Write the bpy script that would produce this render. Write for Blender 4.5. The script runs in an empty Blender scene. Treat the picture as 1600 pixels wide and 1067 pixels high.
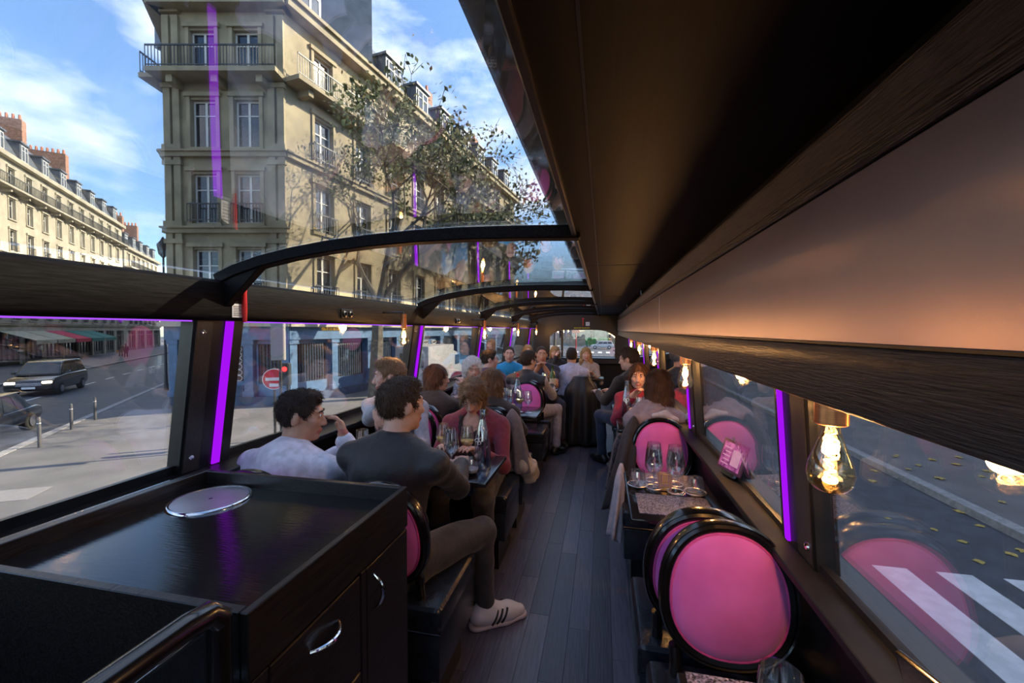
import bpy, bmesh, math, random
import numpy as np
from mathutils import Vector, Matrix, Euler

# ------------------------------------------------------------------ camera, sky, sun, exposure
SC = bpy.context.scene
COL = SC.collection
PI = math.pi
F_PX = 650.0
YAW = math.atan(142 / 650)
PITCH = math.atan(18.5 / 665)
CAM_Z = 1.5
cam_data = bpy.data.cameras.new('camera')
cam_data.sensor_width = 36.0
cam_data.lens = F_PX / 1600 * 36.0
cam_data.clip_start = 0.02
cam_data.clip_end = 1000
cam = bpy.data.objects.new('camera', cam_data)
COL.objects.link(cam)
cam.location = (0, 0, CAM_Z)
cam.rotation_euler = (PI / 2 - PITCH, 0, YAW)
SC.camera = cam

SC.view_settings.view_transform = 'Standard'
SC.view_settings.look = 'None'
SC.view_settings.gamma = 1.0
SC.view_settings.use_curve_mapping = False
SC.view_settings.exposure = 2.15

SUN_DIR = Vector((0.74, 0.50, 0.50)).normalized()      # points at the sun
world = bpy.data.worlds.new('sky')
SC.world = world
world.use_nodes = True
wn, wl = world.node_tree.nodes, world.node_tree.links
wn.clear()
w_out = wn.new('ShaderNodeOutputWorld')
w_bg = wn.new('ShaderNodeBackground')
w_sky = wn.new('ShaderNodeTexSky')
w_sky.sky_type = 'NISHITA'
w_sky.sun_disc = False
w_sky.sun_elevation = math.asin(SUN_DIR.z)
w_sky.sun_rotation = math.atan2(SUN_DIR.x, SUN_DIR.y)
w_sky.air_density = 1.0
w_sky.dust_density = 0.6
w_sky.ozone_density = 2.0
w_tc = wn.new('ShaderNodeTexCoord')
w_map = wn.new('ShaderNodeMapping')
w_map.inputs['Scale'].default_value = (1.0, 1.0, 2.4)
w_map.inputs['Location'].default_value = (0.35, 0.2, 0.1)
w_noise = wn.new('ShaderNodeTexNoise')
w_noise.inputs['Scale'].default_value = 2.1
w_noise.inputs['Detail'].default_value = 7.0
w_noise.inputs['Roughness'].default_value = 0.56
w_ramp = wn.new('ShaderNodeValToRGB')
w_ramp.color_ramp.elements[0].position = 0.485
w_ramp.color_ramp.elements[1].position = 0.67
w_mul = wn.new('ShaderNodeMix')
w_mul.data_type = 'RGBA'
w_mul.blend_type = 'MULTIPLY'
w_mul.inputs['Factor'].default_value = 1.0
w_mul.inputs['B'].default_value = (0.105, 0.115, 0.125, 1)
w_mix = wn.new('ShaderNodeMix')
w_mix.data_type = 'RGBA'
w_mix.inputs['B'].default_value = (0.70, 0.72, 0.75, 1)
wl.new(w_tc.outputs['Generated'], w_map.inputs['Vector'])
wl.new(w_map.outputs['Vector'], w_noise.inputs['Vector'])
wl.new(w_noise.outputs['Fac'], w_ramp.inputs['Fac'])
wl.new(w_sky.outputs['Color'], w_mul.inputs['A'])
wl.new(w_mul.outputs['Result'], w_mix.inputs['A'])
wl.new(w_ramp.outputs['Color'], w_mix.inputs['Factor'])
wl.new(w_mix.outputs['Result'], w_bg.inputs['Color'])
w_bg.inputs['Strength'].default_value = 0.86
wl.new(w_bg.outputs['Background'], w_out.inputs['Surface'])

sun_data = bpy.data.lights.new('sun', 'SUN')
sun_data.energy = 3.6
sun_data.color = (1.0, 0.86, 0.62)
sun_data.angle = 0.01
sun = bpy.data.objects.new('sun', sun_data)
COL.objects.link(sun)
sun.location = (60, 25, 60)
sun.rotation_euler = (-SUN_DIR).to_track_quat('-Z', 'Y').to_euler()

# ------------------------------------------------------------------ helpers
def R(a):
    return math.radians(a)


def px_ray(u, v):
    c = Vector(((u - 800) / F_PX, 1.0, (533.5 - v) / F_PX))
    c = Matrix.Rotation(-PITCH, 3, 'X') @ c
    return Matrix.Rotation(YAW, 3, 'Z') @ c


def at_z(u, v, z):
    r = px_ray(u, v)
    return Vector((0, 0, CAM_Z)) + r * ((z - CAM_Z) / r.z)


def at_y(u, v, y):
    r = px_ray(u, v)
    return Vector((0, 0, CAM_Z)) + r * (y / r.y)


def at_x(u, v, x):
    r = px_ray(u, v)
    return Vector((0, 0, CAM_Z)) + r * (x / r.x)


def view_pt(lat, dep, z=0.0):          # sideways / ahead of the camera axis -> bus coordinates
    c, s = math.cos(YAW), math.sin(YAW)
    return Vector((lat * c - dep * s, lat * s + dep * c, z))


MATS = {}


def mat(name, col, rough=0.5, metal=0.0, var=0.12, scale=20.0, bump=0.0, bscale=60.0, stretch=(1, 1, 1),
        coat=0.0, sheen=0.0, spec=0.5, col2=None, sss=0.0, detail=3.0, emit=None, estr=0.0):
    if name in MATS:
        return MATS[name]
    m = bpy.data.materials.new(name)
    m.use_nodes = True
    n, l = m.node_tree.nodes, m.node_tree.links
    b = n['Principled BSDF']
    tc = n.new('ShaderNodeTexCoord')
    mp = n.new('ShaderNodeMapping')
    mp.inputs['Scale'].default_value = stretch
    l.new(tc.outputs['Object'], mp.inputs['Vector'])
    nz = n.new('ShaderNodeTexNoise')
    nz.inputs['Scale'].default_value = scale
    nz.inputs['Detail'].default_value = detail
    l.new(mp.outputs['Vector'], nz.inputs['Vector'])
    cr = n.new('ShaderNodeValToRGB')
    a = [max(0, c * (1 - var)) for c in col]
    z = [min(1, c * (1 + var)) for c in (col2 or col)]
    cr.color_ramp.elements[0].position = 0.35
    cr.color_ramp.elements[1].position = 0.65
    cr.color_ramp.elements[0].color = (*a, 1)
    cr.color_ramp.elements[1].color = (*z, 1)
    l.new(nz.outputs['Fac'], cr.inputs['Fac'])
    l.new(cr.outputs['Color'], b.inputs['Base Color'])
    b.inputs['Roughness'].default_value = rough
    b.inputs['Metallic'].default_value = metal
    b.inputs['Specular IOR Level'].default_value = spec
    b.inputs['Coat Weight'].default_value = coat
    b.inputs['Coat Roughness'].default_value = 0.08
    b.inputs['Sheen Weight'].default_value = sheen
    if sss:
        b.inputs['Subsurface Weight'].default_value = sss
        b.inputs['Subsurface Radius'].default_value = (0.012, 0.005, 0.003)
    if emit:
        b.inputs['Emission Color'].default_value = (*emit, 1)
        b.inputs['Emission Strength'].default_value = estr
    if bump:
        n2 = n.new('ShaderNodeTexNoise')
        n2.inputs['Scale'].default_value = bscale
        n2.inputs['Detail'].default_value = 4
        l.new(mp.outputs['Vector'], n2.inputs['Vector'])
        bp = n.new('ShaderNodeBump')
        bp.inputs['Strength'].default_value = bump
        bp.inputs['Distance'].default_value = 0.01
        l.new(n2.outputs['Fac'], bp.inputs['Height'])
        l.new(bp.outputs['Normal'], b.inputs['Normal'])
    MATS[name] = m
    return m


def glass_mat(name, tint=(0.95, 0.97, 0.98), ior=1.5, gain=1.0, base=0.0):
    """thin pane: see-through, mirror share from Fresnel"""
    m = bpy.data.materials.new(name)
    m.use_nodes = True
    n, l = m.node_tree.nodes, m.node_tree.links
    n.clear()
    o = n.new('ShaderNodeOutputMaterial')
    tr = n.new('ShaderNodeBsdfTransparent')
    tr.inputs['Color'].default_value = (*tint, 1)
    gl = n.new('ShaderNodeBsdfGlossy')
    gl.inputs['Roughness'].default_value = 0.0
    gl.inputs['Color'].default_value = (1, 1, 1, 1)
    fr = n.new('ShaderNodeFresnel')
    fr.inputs['IOR'].default_value = ior
    geo = n.new('ShaderNodeNewGeometry')
    # a thin pane mirrors alike from both sides
    mx = n.new('ShaderNodeMixShader')
    ma = n.new('ShaderNodeMath')
    ma.operation = 'MULTIPLY_ADD'
    ma.use_clamp = True
    ma.inputs[1].default_value = gain
    ma.inputs[2].default_value = base
    lw = n.new('ShaderNodeLayerWeight')
    lw.inputs['Blend'].default_value = 0.5
    # Schlick from the facing angle: F0 + (1-F0)(facing)^5
    pw = n.new('ShaderNodeMath')
    pw.operation = 'POWER'
    pw.inputs[1].default_value = 5.0
    l.new(lw.outputs['Facing'], pw.inputs[0])
    f0 = ((ior - 1) / (ior + 1)) ** 2 * 2
    sc = n.new('ShaderNodeMath')
    sc.operation = 'MULTIPLY_ADD'
    sc.inputs[1].default_value = 1 - f0
    sc.inputs[2].default_value = f0
    l.new(pw.outputs[0], sc.inputs[0])
    l.new(sc.outputs[0], ma.inputs[0])
    l.new(ma.outputs[0], mx.inputs['Fac'])
    l.new(tr.outputs[0], mx.inputs[1])
    l.new(gl.outputs[0], mx.inputs[2])
    l.new(mx.outputs[0], o.inputs['Surface'])
    n.remove(fr)
    n.remove(geo)
    MATS[name] = m
    return m


def emit_mat(name, col, strength):
    m = bpy.data.materials.new(name)
    m.use_nodes = True
    n, l = m.node_tree.nodes, m.node_tree.links
    n.clear()
    o = n.new('ShaderNodeOutputMaterial')
    e = n.new('ShaderNodeEmission')
    e.inputs['Color'].default_value = (*col, 1)
    e.inputs['Strength'].default_value = strength
    l.new(e.outputs[0], o.inputs['Surface'])
    MATS[name] = m
    return m


class MB:
    """collects shapes, builds them as one mesh object"""

    def __init__(self, xf=None):
        self.v, self.f, self.xf = [], [], xf

    def _add(self, vs, fs):
        o = len(self.v)
        if self.xf is not None:
            vs = [self.xf @ Vector(p) for p in vs]
        self.v += [tuple(p) for p in vs]
        self.f += [tuple(i + o for i in q) for q in fs]
        return self

    def box(self, x0, x1, y0, y1, z0, z1):
        return self._add([(x0, y0, z0), (x1, y0, z0), (x1, y1, z0), (x0, y1, z0),
                          (x0, y0, z1), (x1, y0, z1), (x1, y1, z1), (x0, y1, z1)],
                         [(0, 3, 2, 1), (4, 5, 6, 7), (0, 1, 5, 4), (1, 2, 6, 5), (2, 3, 7, 6), (3, 0, 4, 7)])

    def hexa(self, p):          # 8 corners: bottom ring then top ring
        return self._add(p, [(0, 3, 2, 1), (4, 5, 6, 7), (0, 1, 5, 4), (1, 2, 6, 5), (2, 3, 7, 6), (3, 0, 4, 7)])

    def prism(self, poly, a, b, axis='y'):   # poly of 2D points extruded from a to b
        n = len(poly)
        mk = {'y': lambda p, t: (p[0], t, p[1]), 'x': lambda p, t: (t, p[0], p[1]), 'z': lambda p, t: (p[0], p[1], t)}[axis]
        vs = [mk(p, a) for p in poly] + [mk(p, b) for p in poly]
        fs = [tuple(range(n))[::-1], tuple(range(n, 2 * n))]
        fs += [(i, (i + 1) % n, n + (i + 1) % n, n + i) for i in range(n)]
        return self._add(vs, fs)

    def tube(self, pts, r, n=8, closed=False):
        pts = [Vector(p) for p in pts]
        m = len(pts)
        rs = r if isinstance(r, (list, tuple)) else [r] * m
        vs, fs = [], []
        ref = None
        for i, p in enumerate(pts):
            if closed:
                t = pts[(i + 1) % m] - pts[i - 1]
            else:
                t = pts[min(i + 1, m - 1)] - pts[max(i - 1, 0)]
            if t.length < 1e-9:
                t = Vector((0, 0, 1))
            t.normalize()
            if ref is None:
                ref = Vector((0, 0, 1)) if abs(t.z) < .9 else Vector((1, 0, 0))
            a = (ref - t * ref.dot(t))
            if a.length < 1e-6:
                a = t.orthogonal()
            a.normalize()
            ref = a
            b = t.cross(a)
            for k in range(n):
                w = 2 * PI * k / n
                vs.append(p + (a * math.cos(w) + b * math.sin(w)) * rs[i])
        for i in range(m if closed else m - 1):
            j = (i + 1) % m
            for k in range(n):
                fs.append((i * n + k, i * n + (k + 1) % n, j * n + (k + 1) % n, j * n + k))
        if not closed:
            fs.append(tuple(range(n))[::-1])
            fs.append(tuple((m - 1) * n + k for k in range(n)))
        return self._add(vs, fs)

    def lathe(self, prof, n=20, c=(0, 0, 0), axis='z'):
        vs, fs = [], []
        for (r, z) in prof:
            for k in range(n):
                w = 2 * PI * k / n
                x, y = r * math.cos(w), r * math.sin(w)
                p = (x, y, z) if axis == 'z' else ((x, z, y) if axis == 'y' else (z, x, y))
                vs.append((c[0] + p[0], c[1] + p[1], c[2] + p[2]))
        for i in range(len(prof) - 1):
            for k in range(n):
                fs.append((i * n + k, i * n + (k + 1) % n, (i + 1) * n + (k + 1) % n, (i + 1) * n + k))
        if prof[0][0] > 1e-6:
            fs.append(tuple(range(n))[::-1])
        if prof[-1][0] > 1e-6:
            o = (len(prof) - 1) * n
            fs.append(tuple(o + k for k in range(n)))
        return self._add(vs, fs)

    def grid(self, fn, nu, nv, closeu=False):
        vs = [fn(i / (nu if closeu else nu - 1), j / (nv - 1)) for j in range(nv) for i in range(nu)]
        fs = []
        for j in range(nv - 1):
            for i in range(nu if closeu else nu - 1):
                k = (i + 1) % nu
                fs.append((j * nu + i, j * nu + k, (j + 1) * nu + k, (j + 1) * nu + i))
        return self._add(vs, fs)

    def mesh(self, name, bevel=0.0, seg=1, smooth=True, angle=35, merge=False):
        me = bpy.data.meshes.new(name)
        me.from_pydata(self.v, [], self.f)
        bm = bmesh.new()
        bm.from_mesh(me)
        if merge:
            bmesh.ops.remove_doubles(bm, verts=bm.verts, dist=1e-5)
        bmesh.ops.recalc_face_normals(bm, faces=bm.faces)
        if bevel:
            es = [e for e in bm.edges if len(e.link_faces) == 2 and e.calc_face_angle(0) > 0.5]
            bmesh.ops.bevel(bm, geom=es, offset=bevel, segments=seg, profile=0.6, affect='EDGES', clamp_overlap=True)
        bm.to_mesh(me)
        bm.free()
        if smooth:
            me.shade_smooth()
            me.set_sharp_from_angle(angle=R(angle))
        return me

    def build(self, name, m, parent=None, loc=(0, 0, 0), rotz=0.0, **kw):
        return obj(name, self.mesh(name, **kw), m, parent, loc, rotz)


def obj(name, me, m=None, parent=None, loc=(0, 0, 0), rotz=0.0):
    o = bpy.data.objects.new(name, me)
    COL.objects.link(o)
    if m is not None and me is not None and len(me.materials) == 0:
        me.materials.append(m)
    o.parent = parent
    o.location = loc
    o.rotation_euler = (0, 0, rotz)
    return o


def tag(o, label=None, cat=None, group=None, kind=None):
    if label:
        o['label'] = label
    if cat:
        o['category'] = cat
    if group:
        o['group'] = group
    if kind:
        o['kind'] = kind
    return o


def thing(name, label, cat, loc=(0, 0, 0), rotz=0.0, group=None):
    o = bpy.data.objects.new(name, None)
    o.empty_display_size = 0.1
    COL.objects.link(o)
    o.location = loc
    o.rotation_euler = (0, 0, rotz)
    return tag(o, label, cat, group)


def struct(o, label=None):
    o['kind'] = 'structure'
    if label:
        o['label'] = label
    return o


def copy_tree(o, parent=None, loc=None, rotz=None, label=None, group=None):
    c = o.copy()
    COL.objects.link(c)
    c.parent = parent
    if loc is not None:
        c.location = loc
    if rotz is not None:
        c.rotation_euler = (0, 0, rotz)
    if label:
        c['label'] = label
    if group:
        c['group'] = group
    for ch in list(o.children):
        copy_tree(ch, c)
    return c


def text_mesh(txt, size, depth=0.001):
    cu = bpy.data.curves.new('lettering', 'FONT')
    cu.body = txt
    cu.size = size
    cu.extrude = depth
    cu.align_x = 'CENTER'
    cu.align_y = 'CENTER'
    o = bpy.data.objects.new('lettering', cu)
    COL.objects.link(o)
    dg = bpy.context.evaluated_depsgraph_get()
    me = bpy.data.meshes.new_from_object(o.evaluated_get(dg))
    bpy.data.objects.remove(o)
    return me


# ------------------------------------------------------------------ materials
M_BLACKWOOD = mat('black_stained_oak', (0.012, 0.010, 0.010), 0.32, var=.5, scale=6, stretch=(30, 2, 30), bump=.12, bscale=5, spec=.5)
M_BEAM = mat('matt_black_oak', (0.008, 0.007, 0.007), 0.6, var=.5, scale=6, stretch=(30, 2, 30), bump=.12, bscale=5, spec=.08)
M_SILL = mat('matt_black_sill', (0.008, 0.008, 0.010), 0.55, var=.3, spec=.22)
M_BANDWOOD = mat('dark_brown_oak', (0.030, 0.020, 0.017), 0.42, var=.5, scale=5, stretch=(40, 3, 60), bump=.35, bscale=6)
M_COUNTER = mat('glossy_black_wood', (0.009, 0.008, 0.008), 0.13, var=.4, scale=6, stretch=(3, 30, 30), bump=.04, bscale=6)
M_CEIL = mat('black_ceiling_laminate', (0.004, 0.0035, 0.004), 0.55, var=.4, scale=4, stretch=(30, 2, 30), bump=.03, spec=.12)
M_BLACK = mat('black_satin_metal', (0.008, 0.008, 0.009), 0.35, var=.3, spec=.5)
M_PANEL = mat('satin_mauve_metal_panel', (0.50, 0.38, 0.37), 0.29, metal=.7, var=.05, scale=3, bump=.015, bscale=300)
M_POST = mat('dark_brushed_aluminium', (0.055, 0.050, 0.048), 0.42, metal=.6, var=.2, scale=8, stretch=(40, 40, 2), bump=.05)
M_PLANK = [mat('blue_grey_vinyl_plank_%s' % s, c, .36, var=.22, scale=4, stretch=(22, 1.6, 10), bump=.10, bscale=6)
           for s, c in (('dark', (.050, .051, .078)), ('mid', (.078, .077, .112)), ('light', (.105, .102, .142)))]
M_PLUM = mat('floor_underlay', (0.012, 0.012, 0.015), .7)
M_LEATHER = mat('black_leather', (0.014, 0.018, 0.026), 0.24, var=.25, scale=30, bump=.12, bscale=160)
M_LACQUER = mat('black_lacquered_wood', (0.007, 0.006, 0.006), 0.22, var=.3, coat=.5)
M_VELVET = mat('pink_velvet', (0.66, 0.10, 0.46), 0.75, var=.10, scale=4, sheen=.5, bump=.2, bscale=9, col2=(.74, .15, .55))
M_PIPING = mat('pink_piping', (0.62, 0.07, 0.30), 0.6)
M_TABLE = mat('black_table_laminate', (0.012, 0.010, 0.011), 0.16, var=.4, scale=10, stretch=(3, 40, 10))
M_MATPAD = mat('glitter_black_placemat', (0.008, 0.008, 0.010), 0.34, var=.5, scale=190, bump=.8, bscale=190, metal=.5, col2=(.34, .32, .40))
M_STEEL = mat('brushed_steel', (0.70, 0.68, 0.72), 0.38, metal=1, var=.06, scale=12, bump=.02)
M_CHROME = mat('polished_chrome', (0.75, 0.74, 0.76), 0.08, metal=1, var=.03)
M_COPPER = mat('brushed_copper', (0.72, 0.32, 0.14), 0.30, metal=1, var=.12, scale=15, stretch=(1, 1, 30))
M_GOLD = mat('gold_print', (0.85, 0.60, 0.24), 0.32, metal=.6, var=.06)
M_RED = mat('red_plastic', (0.62, 0.02, 0.03), 0.35, var=.1)
M_WHITE = mat('white_print', (0.75, 0.73, 0.74), 0.5, var=.05)
M_YELLOW = mat('yellow_print', (0.80, 0.66, 0.02), 0.5, var=.05)
M_GLASS = glass_mat('window_glass', (0.97, 0.98, 0.985), 1.52, 1.7, 0.03)
M_ROOFGLASS = glass_mat('roof_glass', (0.94, 0.96, 0.975), 1.52, 1.35, 0.02)
M_TABLEGLASS = glass_mat('drinking_glass', (0.96, 0.965, 0.975), 1.5, 1.8, 0.05)
M_BULB = glass_mat('amber_bulb_glass', (0.98, 0.82, 0.55), 1.5, 1.2, 0.03)
M_BOTTLE = glass_mat('blue_tinted_bottle_glass', (0.86, 0.92, 0.98), 1.5, 1.7, 0.14)
M_GREENGLASS = mat('green_wine_bottle', (0.03, 0.07, 0.015), 0.08, var=.1, coat=.5)
M_DARKGLASS = mat('dark_window_glass', (0.02, 0.024, 0.03), 0.06, var=.2, spec=.8)
M_FIL = emit_mat('glowing_filament', (1.0, 0.46, 0.09), 22.0)
M_LED = emit_mat('violet_led', (0.36, 0.006, 0.85), .24)
M_LEDEDGE = emit_mat('violet_led_line', (0.40, 0.08, 1.0), .26)
# ------------------------------------------------------------------ the street outside
ZG = -2.1                      # road level below the upper deck floor
random.seed(5)
M_ASPH = mat('asphalt', (0.050, 0.054, 0.066), .62, var=.22, scale=3, bump=.2, bscale=90)
M_PAVE = mat('pavement_asphalt', (0.135, 0.128, 0.130), .75, var=.16, scale=.9, bump=.15, bscale=60, detail=8)
M_KERB = mat('granite_kerb', (0.28, 0.27, 0.27), .7, var=.2, scale=9)
M_PAINT = mat('white_road_paint', (0.62, 0.61, 0.62), .6, var=.12, scale=5)
M_STONE = mat('cream_limestone', (0.285, 0.235, 0.150), .85, var=.20, scale=1.2, bump=.2, bscale=14, detail=7)
M_STONE2 = mat('pale_limestone', (0.36, 0.325, 0.25), .85, var=.14, scale=.8, bump=.15, bscale=10, detail=7)
M_ZINC = mat('zinc_roof', (0.11, 0.125, 0.15), .5, var=.15, scale=2, metal=.3)
M_BRICK = mat('chimney_brick', (0.30, 0.16, 0.11), .9, var=.25, scale=6)
M_POT = mat('terracotta_pot', (0.50, 0.20, 0.12), .8)
M_IRON = mat('wrought_iron', (0.020, 0.024, 0.028), .5)
M_FRAME = mat('white_window_frame', (0.62, 0.61, 0.58), .5, var=.05)
M_ROOM = mat('dark_room_behind_glass', (0.035, 0.038, 0.042), .8, var=.3, scale=.8)
M_BLUE = mat('blue_shopfront_paint', (0.060, 0.125, 0.235), .45, var=.14, scale=3)
M_BLUED = mat('dark_blue_paint', (0.030, 0.060, 0.115), .5, var=.2, scale=3)
M_AWN = [mat('beige_awning_cloth', (.36, .34, .23), .8), mat('red_awning_cloth', (.50, .035, .07), .8), mat('green_awning_cloth', (.03, .16, .13), .8)]
M_SHOP = mat('shop_interior', (0.24, 0.20, 0.16), .6, var=.6, scale=1.6)
M_BARK = mat('plane_tree_bark', (0.11, 0.095, 0.075), .9, var=.35, scale=5, bump=.4, bscale=18)
M_LEAF = mat('autumn_leaves', (0.16, 0.13, 0.035), .65, var=.35, scale=.8, col2=(.07, .09, .03))
M_LEAFY = mat('yellow_fallen_leaf', (0.42, 0.30, 0.07), .7, var=.3)

g = MB().box(-220, 220, -120, 320, ZG - .3, ZG)
road = struct(g.build('road', M_ASPH), 'grey asphalt road around the bus')
SDIR = Vector((-.65, .76, 0)).normalized()         # side street direction
SN = Vector((SDIR.y, -SDIR.x, 0))                  # towards the bus side
# left pavement (wedge between avenue and side street)
K0 = Vector((-9.5, 0.0, 0))
K1 = K0 + SDIR * 190
poly = [(-9.5, 0.0), (-9.5, 95), (-30, 120), (K1.x, K1.y)]
pv = MB().prism(poly, ZG - .05, ZG + .13, 'z').build('sidewalk', M_PAVE)
struct(pv, 'grey pavement at the street corner')


def kerb(p, q, parent, w=.22):
    p, q = Vector(p), Vector(q)
    d = (q - p).normalized()
    nrm = Vector((-d.y, d.x, 0)) * w
    b = MB().hexa([p - nrm * .15, q - nrm * .15, q + nrm, p + nrm] and
                  [(*(p - nrm * .15).xy, ZG - .04), (*(q - nrm * .15).xy, ZG - .04), (*(q + nrm).xy, ZG - .04), (*(p + nrm).xy, ZG - .04),
                   (*(p - nrm * .15).xy, ZG + .145), (*(q - nrm * .15).xy, ZG + .145), (*(q + nrm).xy, ZG + .145), (*(p + nrm).xy, ZG + .145)])
    b.build('kerb', M_KERB, parent)


kerb((-9.5, 0, 0), (-9.5, 95, 0), pv)
kerb(K1, K0, pv)
# inspection slab near the bus side
MB().prism([(-12.9, 6.2), (-11.9, 6.75), (-11.5, 6.1), (-12.5, 5.5)], ZG + .13, ZG + .137, 'z').build('paving_slab', mat('pale_slab', (.22, .21, .215), .7), pv)
FAR0 = K0 - SN * 9.0
fp = [FAR0 - SDIR * 30, FAR0 + SDIR * 190, FAR0 + SDIR * 190 - SN * 40, FAR0 - SDIR * 30 - SN * 40]
pv2 = MB().prism([(p.x, p.y) for p in fp], ZG - .05, ZG + .13, 'z').build('sidewalk', M_PAVE)
struct(pv2, 'pavement in front of the awning shops')
kerb(FAR0 - SDIR * 30, FAR0 + SDIR * 190, pv2)
# right pavement
pv3 = MB().prism([(7.0, -40), (60, -40), (60, 45), (7.0, 45)], ZG - .05, ZG + .13, 'z').build('sidewalk', M_PAVE)
struct(pv3, 'leaf-strewn pavement beyond the zebra crossing')
kerb((7.0, 45, 0), (7.0, -40, 0), pv3)
# painted marks
for k in range(32):
    c = K0 + SDIR * (3 + k * 3.6) - SN * 4.6
    d, nn = SDIR * .85, SN * .07
    MB().prism([(p.x, p.y) for p in (c - d - nn, c + d - nn, c + d + nn, c - d + nn)], ZG, ZG + .006, 'z').build('lane_dash', M_PAINT, road)
for k in range(5):
    x = 2.4 + k * .82
    MB().box(x, x + .45, 3.0, 7.3, ZG, ZG + .006).build('crosswalk_stripe', M_PAINT, road)
for k in range(9):
    MB().box(-7 + k * 1.25, -6.4 + k * 1.25, 66, 70, ZG, ZG + .01).build('crosswalk_stripe', M_PAINT, road)
for k in range(5):
    MB().box(1.5, 1.65, 24 + k * 6.5, 27 + k * 6.5, ZG, ZG + .01).build('lane_dash', M_PAINT, road)

# ---- facades
WIN_CACHE = {}


def window_at(root, M4, x, z, w, h, dep=0.22, shutter=False):
    """one window: frame part with its pane; M4 maps facade coordinates (x along, y out is negative, z up)"""
    key = (round(w, 2), round(h, 2))
    if key not in WIN_CACHE:
        fr = MB()
        t = .07
        fr.box(-w / 2, -w / 2 + t, -.03, .03, 0, h).box(w / 2 - t, w / 2, -.03, .03, 0, h)
        fr.box(-w / 2 + t, w / 2 - t, -.03, .03, h - t, h).box(-w / 2 + t, w / 2 - t, -.03, .03, 0, t)
        fr.box(-.05, .05, -.035, .03, t, h - t).box(-w / 2 + t, w / 2 - t, -.028, .028, h * .68, h * .68 + .05)
        pa = MB().box(-w / 2 + t * .5, w / 2 - t * .5, .0, .012, t * .5, h - t * .5)
        WIN_CACHE[key] = (fr.mesh('window_frame', smooth=False), pa.mesh('pane', smooth=False))
        WIN_CACHE[key][0].materials.append(M_FRAME)
        WIN_CACHE[key][1].materials.append(M_DARKGLASS)
    fm, pm = WIN_CACHE[key]
    o = obj('window', fm, None, root)
    o.matrix_local = M4 @ Matrix.Translation((x, dep, z))
    obj('pane', pm, None, o)
    return o


def railing(root, M4, x0, x1, z, h=.95, out=.0, step=.14, name='railing'):
    b = MB(M4)
    b.box(x0, x1, out - .03, out + .02, z + h - .06, z + h)
    b.box(x0, x1, out - .02, out + .01, z + .08, z + .12)
    n = max(2, int((x1 - x0) / step))
    for i in range(n + 1):
        x = x0 + (x1 - x0) * i / n
        b.box(x - .012, x + .012, out - .015, out + .008, z, z + h)
    return b.build(name, M_IRON, root, smooth=False)


def facade(root, M4, L, z0, floors, bays, wmat, ww=1.05, pier_end=.6, depth=.45, rails=(), cornices=(), balcony=()):
    """stone wall with real openings, one bay per window"""
    b = MB(M4)
    bw = (L - 2 * pier_end) / bays
    z = z0
    for fi, (fh, wh, sill) in enumerate(floors):
        cuts = [pier_end + bw * (i + .5) for i in range(bays)]
        b.box(0, L, 0, depth, z, z + sill)
        b.box(0, L, 0, depth, z + sill + wh, z + fh)
        xs = 0.0
        for c in cuts:
            b.box(xs, c - ww / 2, 0, depth, z + sill, z + sill + wh)
            xs = c + ww / 2
            window_at(root, M4, c, z + sill, ww, wh)
        b.box(xs, L, 0, depth, z + sill, z + sill + wh)
        for c in cuts:           # stone surrounds, one part for each window
            s = MB()
            key = ('sur', round(ww, 2), round(wh, 2), wmat.name)
            if key not in WIN_CACHE:
                s.box(-ww / 2 - .16, -ww / 2, -.07, .0, -.05, wh + .1)
                s.box(ww / 2, ww / 2 + .16, -.07, .0, -.05, wh + .1)
                s.box(-ww / 2 - .24, ww / 2 + .24, -.14, .0, wh + .1, wh + .28)
                s.box(-ww / 2 - .2, ww / 2 + .2, -.12, .0, -.17, -.05)
                WIN_CACHE[key] = s.mesh('window_surround', smooth=False)
                WIN_CACHE[key].materials.append(wmat)
            so = obj('window_surround', WIN_CACHE[key], None, root)
            so.matrix_local = M4 @ Matrix.Translation((c, 0, z + sill))
        if fi in cornices:
            MB(M4).box(-.1, L + .1, -.22, .0, z - .14, z + .14).box(-.15, L + .15, -.32, .0, z + .06, z + .14).build('cornice', wmat, root, smooth=False)
        if fi in balcony:
            q = MB(M4).box(-.1, L + .1, -.95, .0, z - .14, z + .06)
            for i in range(bays + 1):
                x = pier_end + bw * i
                q.box(x - .14, x + .14, -.7, 0, z - .45, z - .14)
            bo = q.build('balcony', wmat, root, smooth=False)
            railing(bo, M4, -.1, L + .1, z + .06, .95, -.88)
        elif fi in rails:
            for c in cuts:
                railing(root, M4, c - ww / 2 - .15, c + ww / 2 + .15, z + sill, .85, -.16)
        z += fh
    b.build('wall', wmat, root, smooth=False)
    MB(M4).box(.02, L - .02, depth, depth + .05, z0, z).build('room_wall', M_ROOM, root, smooth=False)
    return z


def frame4(p, d, z=0.0):
    """facade frame: x along d, -y outward (to the right-hand side of d reversed)"""
    d = Vector((d[0], d[1], 0)).normalized()
    y = Vector((-d.y, d.x, 0))
    return Matrix(((d.x, y.x, 0, p[0]), (d.y, y.y, 0, p[1]), (0, 0, 1, z), (0, 0, 0, 1)))


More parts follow.
